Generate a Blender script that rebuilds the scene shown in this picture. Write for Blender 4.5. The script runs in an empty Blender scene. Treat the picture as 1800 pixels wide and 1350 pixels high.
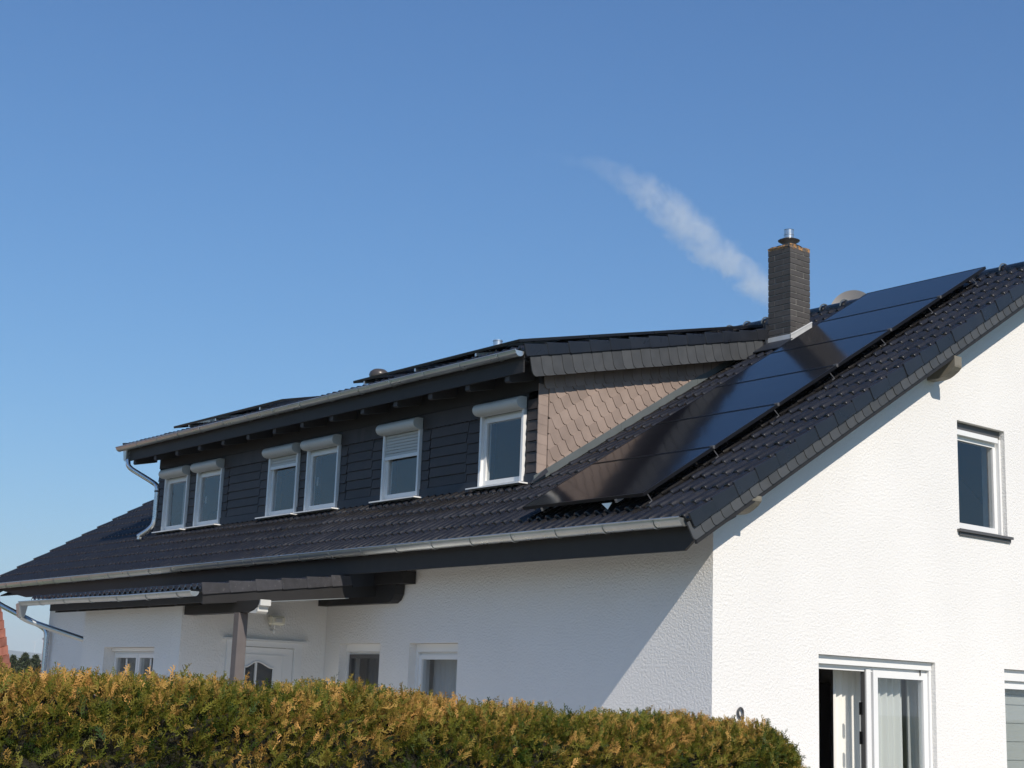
import bpy, bmesh, math, random
import numpy as np
from mathutils import Vector, Matrix
from mathutils.geometry import tessellate_polygon
random.seed(7); rng = np.random.default_rng(7)
S = bpy.context.scene
COL = S.collection
PI = math.pi

# ------------------------------------------------------------------ camera
YAW, PITCH, ROLL = math.radians(-51.06274), math.radians(11.98357), math.radians(2.11124)
fw = Vector((math.sin(YAW)*math.cos(PITCH), math.cos(YAW)*math.cos(PITCH), math.sin(PITCH)))
r0 = Vector((math.cos(YAW), -math.sin(YAW), 0)); u0 = r0.cross(fw)
rt = r0*math.cos(ROLL) + u0*math.sin(ROLL)
up = -r0*math.sin(ROLL) + u0*math.cos(ROLL)
CAM = Vector((9.919, -10.576, 1.65))
cd = bpy.data.cameras.new('camera'); cam = bpy.data.objects.new('camera', cd); COL.objects.link(cam)
cam.matrix_world = Matrix(((rt.x, up.x, -fw.x, CAM.x), (rt.y, up.y, -fw.y, CAM.y), (rt.z, up.z, -fw.z, CAM.z), (0, 0, 0, 1)))
cd.sensor_width = 36; cd.lens = 2623.34/1800*36; cd.clip_start = .1; cd.clip_end = 40000
S.camera = cam

# ------------------------------------------------------------------ light
sunv = Vector((1, -.30, .80)).normalized()
elev = math.asin(sunv.z)
W = bpy.data.worlds.new('World'); S.world = W; W.use_nodes = True
nt = W.node_tree; bg = nt.nodes['Background']
sky = nt.nodes.new('ShaderNodeTexSky'); sky.sky_type = 'NISHITA'; sky.sun_disc = False
sky.sun_elevation = elev; sky.sun_rotation = math.atan2(sunv.x, sunv.y)
sky.air_density = 1.2; sky.dust_density = .3; sky.ozone_density = 10.0; sky.altitude = 100
def vm(op, a, b):
    nd = nt.nodes.new('ShaderNodeVectorMath'); nd.operation = op
    for i, v in enumerate((a, b)):
        if isinstance(v, (int, float)): nd.inputs[i].default_value = (v, v, v)
        elif isinstance(v, tuple): nd.inputs[i].default_value = v
        else: nt.links.new(v, nd.inputs[i])
    return nd.outputs[0]
# one soft shoulder over the whole sky, as the camera's own tone curve gives it
skyc = vm('DIVIDE', sky.outputs[0], vm('ADD', vm('MULTIPLY', sky.outputs[0], .45*.13), (1.50, 1.19, 1.0)))
nt.links.new(skyc, bg.inputs[0]); bg.inputs[1].default_value = .15
sd = bpy.data.lights.new('sun', 'SUN'); sd.energy = 4.6; sd.angle = math.radians(.5); sd.color = (1, .90, .775)
sun = bpy.data.objects.new('sun', sd); COL.objects.link(sun)
sun.rotation_euler = sunv.to_track_quat('Z', 'Y').to_euler(); sun.location = (20, -5, 30)
S.view_settings.view_transform = 'Standard'; S.view_settings.look = 'None'
S.view_settings.exposure = 0; S.view_settings.gamma = 1; S.view_settings.use_curve_mapping = False
S.render.engine = 'CYCLES'
S.cycles.max_bounces = 8; S.cycles.transparent_max_bounces = 12; S.cycles.volume_bounces = 4
S.cycles.use_denoising = True

# ------------------------------------------------------------------ materials
def mat(name, col, rough=.6, metal=0, spec=.5, bump=0, bscale=40, bdist=.004, var=0, vscale=3, coat=0, detail=4, col2=None, c2scale=6, c2lo=.45, c2hi=.65, rvar=0):
    m = bpy.data.materials.new(name); m.use_nodes = True; n = m.node_tree.nodes; l = m.node_tree.links
    b = n['Principled BSDF']; b.inputs['Roughness'].default_value = rough; b.inputs['Metallic'].default_value = metal
    b.inputs['Specular IOR Level'].default_value = spec; b.inputs['Coat Weight'].default_value = coat; b.inputs['Coat Roughness'].default_value = .15
    b.inputs['Base Color'].default_value = (*col, 1)
    geo = n.new('ShaderNodeNewGeometry'); pos = geo.outputs['Position']
    cur = None
    if var or col2:
        rgb = n.new('ShaderNodeRGB'); rgb.outputs[0].default_value = (*col, 1); cur = rgb.outputs[0]
    if col2:
        t = n.new('ShaderNodeTexNoise'); t.inputs['Scale'].default_value = c2scale; t.inputs['Detail'].default_value = 6; t.inputs['Roughness'].default_value = .65
        l.new(pos, t.inputs['Vector'])
        mr = n.new('ShaderNodeMapRange'); mr.inputs[1].default_value = c2lo; mr.inputs[2].default_value = c2hi; l.new(t.outputs[0], mr.inputs[0])
        mx = n.new('ShaderNodeMix'); mx.data_type = 'RGBA'; l.new(mr.outputs[0], mx.inputs[0]); l.new(cur, mx.inputs[6]); mx.inputs[7].default_value = (*col2, 1)
        cur = mx.outputs[2]
    if var:
        t = n.new('ShaderNodeTexNoise'); t.inputs['Scale'].default_value = vscale; t.inputs['Detail'].default_value = 5; l.new(pos, t.inputs['Vector'])
        oi = n.new('ShaderNodeObjectInfo')
        ad = n.new('ShaderNodeMath'); ad.operation = 'ADD'; l.new(t.outputs[0], ad.inputs[0])
        s2 = n.new('ShaderNodeMath'); s2.operation = 'MULTIPLY_ADD'; l.new(oi.outputs['Random'], s2.inputs[0]); s2.inputs[1].default_value = .5; s2.inputs[2].default_value = -.25
        l.new(s2.outputs[0], ad.inputs[1])
        mr = n.new('ShaderNodeMapRange'); mr.inputs[1].default_value = .2; mr.inputs[2].default_value = .8; mr.inputs[3].default_value = 1-var; mr.inputs[4].default_value = 1+var
        l.new(ad.outputs[0], mr.inputs[0])
        mx = n.new('ShaderNodeVectorMath'); mx.operation = 'SCALE'; l.new(cur, mx.inputs[0]); l.new(mr.outputs[0], mx.inputs['Scale']); cur = mx.outputs[0]
    if cur: l.new(cur, b.inputs['Base Color'])
    if rvar:
        t = n.new('ShaderNodeTexNoise'); t.inputs['Scale'].default_value = 9; t.inputs['Detail'].default_value = 5; l.new(pos, t.inputs['Vector'])
        mr = n.new('ShaderNodeMapRange'); mr.inputs[1].default_value = .3; mr.inputs[2].default_value = .7; mr.inputs[3].default_value = rough-rvar; mr.inputs[4].default_value = rough+rvar
        l.new(t.outputs[0], mr.inputs[0]); l.new(mr.outputs[0], b.inputs['Roughness'])
    if bump:
        t = n.new('ShaderNodeTexNoise'); t.inputs['Scale'].default_value = bscale; t.inputs['Detail'].default_value = detail; t.inputs['Roughness'].default_value = .6; l.new(pos, t.inputs['Vector'])
        bp = n.new('ShaderNodeBump'); bp.inputs['Strength'].default_value = bump; bp.inputs['Distance'].default_value = bdist
        l.new(t.outputs[0], bp.inputs['Height']); l.new(bp.outputs[0], b.inputs['Normal'])
    return m

M = {}
M['plaster'] = mat('white_plaster', (.82, .815, .80), .9, bump=1, bscale=40, bdist=.0125, var=.045, vscale=.7, detail=5, spec=.2)
M['tile'] = mat('black_engobed_tile', (.015, .015, .0175), .23, spec=.5, coat=0, bump=.15, bscale=60, bdist=.002, var=.3, vscale=6, rvar=.06, col2=(.026, .023, .018), c2scale=5, c2lo=.55, c2hi=.75)
M['verge'] = mat('black_verge_tile', (.015, .017, .022), .33, coat=0, var=.2, vscale=4, rvar=.08)
M['weather_tile'] = mat('weathered_verge_tile', (.038, .038, .043), .6, var=.3, vscale=14, rvar=.1, col2=(.16, .15, .15), c2scale=25, c2lo=.6, c2hi=.75)
M['slate'] = mat('fibre_cement_slate_sunlit', (.30, .235, .20), .62, spec=.4, var=.14, vscale=5, bump=.2, bscale=150, bdist=.001)  # cheek copy of the one slate, lightened for the sun on it
M['slate_shaded'] = mat('fibre_cement_slate_shaded', (.050, .041, .039), .55, spec=.45, var=.18, vscale=5, bump=.2, bscale=150, bdist=.001)  # same slate as the cheek, darkened to hold the dormer front's shade
M['slate_grey'] = mat('grey_fibre_cement_slate', (.062, .066, .070), .55, spec=.4, var=.18, vscale=7, bump=.2, bscale=120, bdist=.001, rvar=.08)
M['wood'] = mat('dark_stained_wood', (.017, .016, .016), .6, var=.2, vscale=8, bump=.3, bscale=30, bdist=.002)
M['wood_post'] = mat('grey_painted_wood', (.115, .102, .10), .6, var=.12, vscale=8)
M['purlin'] = mat('weathered_purlin_wood', (.20, .185, .15), .7, var=.15, vscale=12, bump=.3, bscale=40)
M['zinc'] = mat('weathered_zinc', (.51, .545, .55), .32, metal=.8, var=.1, vscale=3, rvar=.06)
M['zinc_new'] = mat('bright_zinc', (.66, .68, .69), .27, metal=.9, var=.08, vscale=6, rvar=.06)
M['pale_flash'] = mat('pale_zinc_flashing', (.62, .64, .65), .5, metal=.25, var=.1, vscale=8)
M['lead'] = mat('grey_flashing', (.13, .15, .155), .5, metal=.3, var=.12, vscale=5)
M['flash_dark'] = mat('dark_flashing', (.03, .036, .048), .5, metal=.3, var=.15, vscale=5)
M['white'] = mat('white_pvc', (.78, .79, .79), .35, var=.02, spec=.5)
M['shutter'] = mat('light_grey_shutter_box', (.56, .565, .54), .42, var=.04, vscale=5)
M['slat'] = mat('grey_shutter_slat', (.50, .51, .49), .5)
M['dgrey'] = mat('anthracite_aluminium', (.09, .09, .092), .45, var=.05)
M['black'] = mat('black_aluminium', (.012, .012, .014), .35, metal=.3)
M['rail'] = mat('mounting_rail_aluminium', (.7, .7, .68), .35, metal=.9)
M['brick'] = mat('charcoal_brick', (.062, .058, .056), .75, var=.2, vscale=20, bump=.5, bscale=90, bdist=.003)
M['mortar'] = mat('grey_mortar', (.28, .275, .26), .9, bump=.4, bscale=80)
M['crown'] = mat('lichen_covered_mortar', (.10, .09, .08), .9, col2=(.42, .22, .08), c2scale=22, c2lo=.48, c2hi=.56, bump=.5, bscale=60)
M['interior'] = mat('interior_paint', (.42, .41, .40), .8)
M['dark_in'] = mat('dark_interior', (.03, .03, .034), .7)
M['floor'] = mat('wood_floor', (.22, .14, .08), .5)
M['curtain'] = mat('white_curtain', (.78, .78, .74), .9)
M['blind'] = mat('pale_grey_blind', (.50, .51, .48), .8)
M['lamp'] = mat('cream_lamp_housing', (.78, .76, .64), .45)
M['dish'] = mat('grey_painted_dish', (.42, .40, .385), .5, var=.05)
M['number'] = mat('dark_metal_number', (.06, .06, .06), .5)
M['bounce_paving'] = mat('pale_bounce_paving', (.50, .455, .39), .8, var=.15, vscale=2)  # made paler and warmer for the light it bounces
M['lawn'] = mat('meadow_grass', (.07, .10, .035), .9, var=.4, vscale=.5, bump=.6, bscale=8, bdist=.05)
M['hill'] = mat('wooded_hill', (.045, .065, .035), 1, var=.4, vscale=.004)
M['redtile'] = mat('red_clay_tile', (.25, .095, .06), .6, var=.35, vscale=4, rvar=.15)
M['branch'] = mat('hedge_branches', (.022, .020, .010), .9, var=.3, vscale=30, bump=1, bscale=30, bdist=.03)
M['bark'] = mat('bark', (.07, .05, .035), .9)
M['turbine'] = mat('white_turbine_paint', (.75, .75, .75), .5)

def glass(name, tint=(.90, .92, .93), ior=2.1):
    m = bpy.data.materials.new(name); m.use_nodes = True; n = m.node_tree.nodes; l = m.node_tree.links
    n.remove(n['Principled BSDF']); out = n['Material Output']
    tr = n.new('ShaderNodeBsdfTransparent'); tr.inputs[0].default_value = (*tint, 1)
    gl = n.new('ShaderNodeBsdfGlossy'); gl.inputs['Roughness'].default_value = .015
    fr = n.new('ShaderNodeFresnel'); fr.inputs[0].default_value = ior
    gb = n.new('ShaderNodeNewGeometry'); sb = n.new('ShaderNodeMath'); sb.operation = 'SUBTRACT'; sb.inputs[0].default_value = 1; l.new(gb.outputs['Backfacing'], sb.inputs[1])
    mu = n.new('ShaderNodeMath'); mu.operation = 'MULTIPLY'; l.new(fr.outputs[0], mu.inputs[0]); l.new(sb.outputs[0], mu.inputs[1])
    mx = n.new('ShaderNodeMixShader'); l.new(mu.outputs[0], mx.inputs[0]); l.new(tr.outputs[0], mx.inputs[1]); l.new(gl.outputs[0], mx.inputs[2])
    l.new(mx.outputs[0], out.inputs[0]); return m
M['glass'] = glass('window_glass')

def panel_glass():
    m = bpy.data.materials.new('solar_glass'); m.use_nodes = True; n = m.node_tree.nodes; l = m.node_tree.links
    b = n['Principled BSDF']; b.inputs['Base Color'].default_value = (.005, .006, .010, 1); b.inputs['Roughness'].default_value = .11
    b.inputs['Specular IOR Level'].default_value = .5; b.inputs['IOR'].default_value = 1.32
    geo = n.new('ShaderNodeNewGeometry')
    t = n.new('ShaderNodeTexNoise'); t.inputs['Scale'].default_value = 1.6; t.inputs['Detail'].default_value = 2; l.new(geo.outputs['Position'], t.inputs['Vector'])
    bp = n.new('ShaderNodeBump'); bp.inputs['Strength'].default_value = .25; bp.inputs['Distance'].default_value = .01
    l.new(t.outputs[0], bp.inputs['Height']); l.new(bp.outputs[0], b.inputs['Normal'])
    return m
M['solar'] = panel_glass()

def foliage(name, ca, cb, cc):
    m = bpy.data.materials.new(name); m.use_nodes = True; n = m.node_tree.nodes; l = m.node_tree.links
    b = n['Principled BSDF']; b.inputs['Roughness'].default_value = .6; b.inputs['Specular IOR Level'].default_value = .25
    at = n.new('ShaderNodeAttribute'); at.attribute_name = 'tint'
    rp = n.new('ShaderNodeValToRGB'); e = rp.color_ramp.elements
    e[0].position = 0; e[0].color = (*ca, 1); e[1].position = 1; e[1].color = (*cc, 1)
    k = rp.color_ramp.elements.new(.5); k.color = (*cb, 1)
    l.new(at.outputs['Fac'], rp.inputs[0]); l.new(rp.outputs[0], b.inputs['Base Color'])
    tl = n.new('ShaderNodeBsdfTranslucent'); l.new(rp.outputs[0], tl.inputs[0])
    mx = n.new('ShaderNodeMixShader'); mx.inputs[0].default_value = .22; l.new(b.outputs[0], mx.inputs[1]); l.new(tl.outputs[0], mx.inputs[2])
    l.new(mx.outputs[0], n['Material Output'].inputs[0]); return m
M['thuja'] = foliage('thuja_foliage', (.024, .058, .008), (.165, .165, .020), (.60, .34, .10))
M['conifer'] = foliage('conifer_foliage', (.03, .05, .02), (.07, .09, .045), (.11, .12, .07))

# ------------------------------------------------------------------ object helpers
def link(name, me, m=None, parent=None, mw=None):
    o = bpy.data.objects.new(name, me); COL.objects.link(o)
    if m and me and not me.materials: me.materials.append(m)
    if mw is not None: o.matrix_world = mw
    if parent is not None:
        o.parent = parent
    return o
def empty(name, loc=(0, 0, 0)):
    o = bpy.data.objects.new(name, None); COL.objects.link(o); o.location = loc; o.empty_display_size = .3; return o
def tag(o, label=None, cat=None, group=None, kind=None):
    if label: o['label'] = label
    if cat: o['category'] = cat
    if group: o['group'] = group
    if kind: o['kind'] = kind
    return o
def done(name, bm, m, parent=None, smooth=False, norm=True):
    """bm is in world coordinates; stored relative to the top-level thing's location"""
    if norm: bmesh.ops.recalc_face_normals(bm, faces=bm.faces)
    me = bpy.data.meshes.new(name)
    off = Vector((0, 0, 0)); p = parent
    while p is not None: off += p.location; p = p.parent
    if off.length > 0: bmesh.ops.translate(bm, verts=bm.verts, vec=-off)
    if smooth:
        for f in bm.faces: f.smooth = True
    bm.to_mesh(me); bm.free()
    if smooth:
        try: me.set_sharp_from_angle(angle=math.radians(38))
        except Exception: pass
    return link(name, me, m, parent)
def box(bm, x0, x1, y0, y1, z0, z1):
    v = [bm.verts.new(p) for p in ((x0,y0,z0),(x1,y0,z0),(x1,y1,z0),(x0,y1,z0),(x0,y0,z1),(x1,y0,z1),(x1,y1,z1),(x0,y1,z1))]
    for f in ((0,3,2,1),(4,5,6,7),(0,1,5,4),(1,2,6,5),(2,3,7,6),(3,0,4,7)): bm.faces.new([v[i] for i in f])
    return v
def bx(name, x0, x1, y0, y1, z0, z1, m, parent=None, bev=0):
    bm = bmesh.new(); box(bm, x0, x1, y0, y1, z0, z1)
    if bev: bmesh.ops.bevel(bm, geom=bm.edges[:], offset=bev, segments=1, affect='EDGES')
    return done(name, bm, m, parent)
def prism(bm, pts, off):
    """pts: 3D polygon, extruded by vector off"""
    off = Vector(off); a = [bm.verts.new(p) for p in pts]; b = [bm.verts.new(Vector(p)+off) for p in pts]
    bm.faces.new(a); bm.faces.new(b[::-1])
    for i in range(len(a)):
        j = (i+1) % len(a); bm.faces.new((a[i], b[i], b[j], a[j]))
def wall_holes(bm, outer, holes, fn, off):
    loops = [outer]+holes; off = Vector(off)
    tri = tessellate_polygon([[Vector((p[0], p[1], 0)) for p in lp] for lp in loops])
    flat = [p for lp in loops for p in lp]
    A = [bm.verts.new(fn(*p)) for p in flat]; B = [bm.verts.new(Vector(fn(*p))+off) for p in flat]
    for t in tri:
        try:
            bm.faces.new([A[i] for i in t]); bm.faces.new([B[i] for i in t][::-1])
        except ValueError: pass
    k = 0
    for lp in loops:
        n = len(lp)
        for i in range(n):
            a, b = k+i, k+(i+1) % n
            bm.faces.new((A[a], A[b], B[b], B[a]))
        k += n
def tube(bm, pts, rad, seg=14, cap=True):
    pts = [Vector(p) for p in pts]; rads = rad if isinstance(rad, (list, tuple)) else [rad]*len(pts)
    rings = []; prev = None
    for i, p in enumerate(pts):
        d = ((pts[min(i+1, len(pts)-1)]-p).normalized() + (p-pts[max(i-1, 0)]).normalized()).normalized() if 0 < i < len(pts)-1 else (pts[1]-pts[0] if i == 0 else pts[-1]-pts[-2]).normalized()
        if prev is None: a = d.orthogonal().normalized()
        else: a = (prev - d*prev.dot(d)).normalized()
        prev = a; b = d.cross(a)
        rings.append([bm.verts.new(p + (a*math.cos(2*PI*k/seg) + b*math.sin(2*PI*k/seg))*rads[i]) for k in range(seg)])
    for i in range(len(rings)-1):
        for k in range(seg):
            bm.faces.new((rings[i][k], rings[i][(k+1) % seg], rings[i+1][(k+1) % seg], rings[i+1][k]))
    if cap:
        bm.faces.new(rings[0][::-1]); bm.faces.new(rings[-1])
def smooth_path(pts, n=6, rad=.12):
    """round the corners of a polyline"""
    P = [Vector(p) for p in pts]; out = [P[0]]
    for i in range(1, len(P)-1):
        a = (P[i-1]-P[i]); b = (P[i+1]-P[i]); ra = min(rad, a.length*.45); rb = min(rad, b.length*.45)
        A = P[i]+a.normalized()*ra; B = P[i]+b.normalized()*rb
        for k in range(n+1):
            t = k/n; out.append((1-t)**2*A + 2*t*(1-t)*P[i] + t*t*B)
    out.append(P[-1]); return out
def lathe(bm, c, prof, seg=24, axis='Z'):
    rings = []
    for r, z in prof:
        rings.append([bm.verts.new((c[0]+r*math.cos(2*PI*k/seg), c[1]+r*math.sin(2*PI*k/seg), c[2]+z)) for k in range(seg)])
    for i in range(len(rings)-1):
        for k in range(seg): bm.faces.new((rings[i][k], rings[i][(k+1) % seg], rings[i+1][(k+1) % seg], rings[i+1][k]))
    return rings
def clip_poly(poly, clip):
    """Sutherland-Hodgman, clip is a convex CCW polygon"""
    out = poly
    for i in range(len(clip)):
        a, b = clip[i], clip[(i+1) % len(clip)]
        def side(p): return (b[0]-a[0])*(p[1]-a[1]) - (b[1]-a[1])*(p[0]-a[0])
        inp, out = out, []
        for j in range(len(inp)):
            p, q = inp[j], inp[(j+1) % len(inp)]; sp, sq = side(p), side(q)
            if sp >= 0: out.append(p)
            if (sp >= 0) != (sq >= 0):
                t = sp/(sp-sq); out.append((p[0]+(q[0]-p[0])*t, p[1]+(q[1]-p[1])*t))
        if len(out) < 3: return []
    return out

T31 = math.tan(math.radians(31)); C31 = math.cos(math.radians(31)); S31 = math.sin(math.radians(31))
KM = 3.836                                   # main roof: z = KM + T31*y at the tile noses
KD, TD = 5.68, .2309                         # dormer roof
AD = math.atan(TD); AC = math.atan(.1256)
def zm(y): return KM + T31*y
def zd(y): return KD + TD*y
def zc(y): return 2.83 + .1256*(y+2.54)
RIDGE_Y = 5.72

# ------------------------------------------------------------------ ground, hills, far things
bm = bmesh.new()
N = 40; R_ = 9000
for i in range(N): pass
vs = [bm.verts.new((R_*math.cos(2*PI*k/48), R_*math.sin(2*PI*k/48), -.02)) for k in range(48)]
bm.faces.new(vs)
tag(done('ground', bm, M['lawn']), kind='structure')
bm = bmesh.new(); box(bm, -19.5, 2.4, -9.5, -.0, -.15, .0); box(bm, 0, 2.4, 0, 12, -.15, 0)  # unseen pale ground, added to bounce light onto the shaded front wall
tag(done('bounce_paving', bm, M['bounce_paving']), kind='structure')
bm = bmesh.new(); box(bm, 5.0, 12.5, -40, 40, -.15, -.004)
tag(done('road', bm, mat('asphalt', (.055, .055, .057), .85, var=.15, vscale=1.5, bump=.4, bscale=60)), kind='structure')

def dirpx(x, y):
    d = fw*2623.34 + rt*(x-900) - up*(y-675); return d.normalized()
def atpx(x, y, dist): # dist = horizontal distance
    d = dirpx(x, y); return CAM + d*(dist/math.hypot(d.x, d.y))

# hills: a long gentle ridge
bm = bmesh.new(); rows = []
for i in range(0, 61):
    a = math.radians(60+i*2.2) + 0      # azimuth sweep measured from +X
    row = []
    for j, dd in enumerate((5200, 6000, 6700, 7200, 8200)):
        h = (0, 55, 118, 138, 60)[j] * (1+.10*math.sin(i*.9)+.06*math.sin(i*2.3+1)+.05*math.sin(i*5.1)) - (1 if j == 0 else 0)
        row.append(bm.verts.new((CAM.x+dd*math.cos(a+.9), CAM.y+dd*math.sin(a+.9), h)))
    rows.append(row)
for i in range(60):
    for j in range(4): bm.faces.new((rows[i][j], rows[i][j+1], rows[i+1][j+1], rows[i+1][j]))
tag(done('hills', bm, M['hill'], smooth=True), kind='structure')

for i, (px, lab) in enumerate(((59, 'faint white wind turbine on the far hill, the one nearer the red tiled roof'), (75, 'faint white wind turbine on the far hill, the one nearer the white house'))):
    p = atpx(px, 1152, 7000); p.z = 135
    t = empty('wind_turbine', p); tag(t, lab, 'wind turbine', 'wind turbines on the hill')
    bm = bmesh.new(); tube(bm, [p, p+Vector((0, 0, 42))], [1.8, 1.0], 8); done('tower', bm, M['turbine'], t)
    hub = p+Vector((0, 0, 43)); n_ = (CAM-hub).normalized(); a1 = n_.cross(Vector((0, 0, 1))).normalized(); a2 = a1.cross(n_)
    bm = bmesh.new(); tube(bm, [hub-n_*4, hub+n_*3], 2.0, 8); done('nacelle', bm, M['turbine'], t)
    for k in range(3):
        an = k*2*PI/3 + i*.5 + .3; d = a1*math.cos(an)+a2*math.sin(an)
        bm = bmesh.new(); tube(bm, [hub+n_*3, hub+n_*3+d*8, hub+n_*3+d*22], [.9, 1.1, .3], 6); done('blade', bm, M['turbine'], t)

# conifers beyond the hedge
def conifer(px, ytop, dist, hw, label, seed):
    rr = random.Random(seed); top = atpx(px, ytop, dist); base = Vector((top.x, top.y, 0)); H = top.z
    t = empty('pine_tree', base); tag(t, label, 'tree', 'trees beyond the hedge')
    bm = bmesh.new(); tube(bm, [base, base+Vector((.1, 0, H*.5)), base+Vector((0, 0, H*.95))], [.22, .15, .03], 8); done('trunk', bm, M['bark'], t)
    bm = bmesh.new()
    for k in range(7):
        a = rr.uniform(0, 2*PI); z = H*rr.uniform(.3, .8); L = hw*(1-z/H)*1.4+.3
        tube(bm, [base+Vector((0, 0, z)), base+Vector((math.cos(a)*L, math.sin(a)*L, z+L*.35))], [.06, .02], 5)
    done('limb', bm, M['bark'], t)
    n = 2600; V = []; F = []; tint = []
    for k in range(n):
        z = rr.random()**.8; a = rr.uniform(0, 2*PI); lobe = 1+.38*math.sin(3*a+7*z*4+seed)+.2*math.sin(5*a-z*20)
        r = hw*(1-z**2.6)*lobe*(rr.random()**.4)*.95 + .05
        c = Vector((math.cos(a)*r, math.sin(a)*r, H*(.18+.82*z) - .25*r))
        s = rr.uniform(.12, .3); d1 = Vector((rr.gauss(0, 1)+math.cos(a)*1.2, rr.gauss(0, 1)+math.sin(a)*1.2, rr.gauss(.6, .8))).normalized(); d2 = d1.cross(Vector((rr.gauss(0, 1), rr.gauss(0, 1), rr.gauss(0, 1)))).normalized()
        i0 = len(V); V += [c-d1*s-d2*s*.3, c+d1*s, c-d1*s+d2*s*.3]; F.append((i0, i0+1, i0+2)); tint.append(rr.random())
    me = bpy.data.meshes.new('crown'); me.from_pydata([tuple(v) for v in V], [], F)
    at = me.attributes.new('tint', 'FLOAT', 'FACE'); at.data.foreach_set('value', tint)
    o = link('crown', me, M['conifer'], t); o['kind'] = 'stuff'
conifer(24, 1153, 150, 1.5, 'dark conifer partly behind the steep red tiled roof', 1)
conifer(45, 1149, 150, 1.35, 'taller dark conifer standing between the other two far trees', 2)
conifer(63, 1152, 150, 1.3, 'green conifer beside the zinc downpipe at the house corner', 3)

# neighbour's steep red roof at the left edge
def neighbour():
    v0 = dirpx(0, 1120); e_v = Vector((v0.x, v0.y, 0)).normalized(); e_r = Vector((-e_v.y, e_v.x, 0))*-1
    if e_r.dot(rt) < 0: e_r = -e_r
    D = 38.0
    top = atpx(-4, 1040, D+2.2); bot = atpx(19, 1185, D)
    H = top.z; fall = Vector((bot.x-top.x, bot.y-top.y, 0)); hb = bot.z
    fd = fall.normalized()
    # continue the same slope down to the eaves at 0.9 m
    sl = (top.z-bot.z)/fall.length
    L = 17.0; along = -e_r
    hz = 2.0; hzd = (top.z+3.0)
    def pt(z, s): # point on roof at height z, distance s to the left of the verge
        q = Vector((top.x, top.y, 0)) + fd*((top.z-z)/sl) + along*s; return Vector((q.x, q.y, z))
    t = empty('neighbour_house', pt(0, 0).to_tuple()); tag(t, 'neighbouring house with a steep red clay tile roof at the left edge', 'house')
    zt = top.z+1.0; ze_ = 1.0
    nrm = (pt(zt, 0)-pt(ze_, 0)).cross(along).normalized()
    if nrm.dot(CAM-top) < 0: nrm = -nrm
    bm = bmesh.new(); prism(bm, [pt(ze_, 0), pt(ze_, L), pt(zt, L), pt(zt, 0)], -nrm*.2); roof = done('roof', bm, M['redtile'], t)
    # back slope and body
    back = e_v
    bm = bmesh.new(); prism(bm, [pt(zt, 0), pt(zt, L), pt(zt, L)+back*5-Vector((0, 0, zt-1)), pt(zt, 0)+back*5-Vector((0, 0, zt-1))], Vector((0, 0, -.2))); done('roof', bm, M['redtile'], t)
    bm = bmesh.new(); f0 = pt(ze_, .25)+back*.5; f1 = pt(ze_, L-.25)+back*.5
    prism(bm, [Vector((f0.x, f0.y, 0)), Vector((f1.x, f1.y, 0)), Vector((f1.x, f1.y, 0))+back*5.6, Vector((f0.x, f0.y, 0))+back*5.6], Vector((0, 0, 1.15))); done('wall', bm, M['plaster'], t)
    # tiles: real courses, the visible end tile by tile, the rest joined
    slope = (pt(zt, 0)-pt(ze_, 0)); SL = slope.length; sd_ = slope.normalized()
    me = bpy.data.meshes.new('roof_tile'); b2 = bmesh.new()
    w, h = .24, .36
    us = [0, .05, .1, .15, .2, .24]; hs = [.035, .05, .03, .0, .0, .03]
    A = [b2.verts.new((u, 0, hh+.02)) for u, hh in zip(us, hs)]; B = [b2.verts.new((u, h, hh)) for u, hh in zip(us, hs)]; Cc = [b2.verts.new((u, 0, -.01)) for u in us]
    for i in range(5): b2.faces.new((A[i], A[i+1], B[i+1], B[i])); b2.faces.new((Cc[i], Cc[i+1], A[i+1], A[i]))
    b2.to_mesh(me); b2.free(); me.materials.append(M['redtile'])
    nr = int(SL/.31)
    base = Matrix((( along.x, sd_.x, nrm.x, 0), (along.y, sd_.y, nrm.y, 0), (along.z, sd_.z, nrm.z, 0), (0, 0, 0, 1)))
    bmj = bmesh.new()
    for r in range(nr):
        for c in range(24):
            p = pt(ze_, 0) + sd_*(r*.31) + along*(c*.24) + nrm*.01
            mwm = Matrix.Translation(p) @ base @ Matrix.Rotation(random.gauss(0, .012), 4, 'Z')
            if c < 3 and 1.5 < p.z < 8:
                link('roof_tile', me, None, roof, Matrix.Translation(-t.location) @ mwm)
            else:
                tmp = bmesh.new(); tmp.from_mesh(me); tmp.transform(mwm); tm = bpy.data.meshes.new('x'); tmp.to_mesh(tm); tmp.free(); bmj.from_mesh(tm); bpy.data.meshes.remove(tm)
    o = done('roof_tile', bmj, M['redtile'], roof, norm=False); o['kind'] = 'stuff'
neighbour()

# ------------------------------------------------------------------ the house
H = empty('house'); tag(H, 'white rendered house with black tiled roof and long slate clad dormer', 'house')
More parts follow.
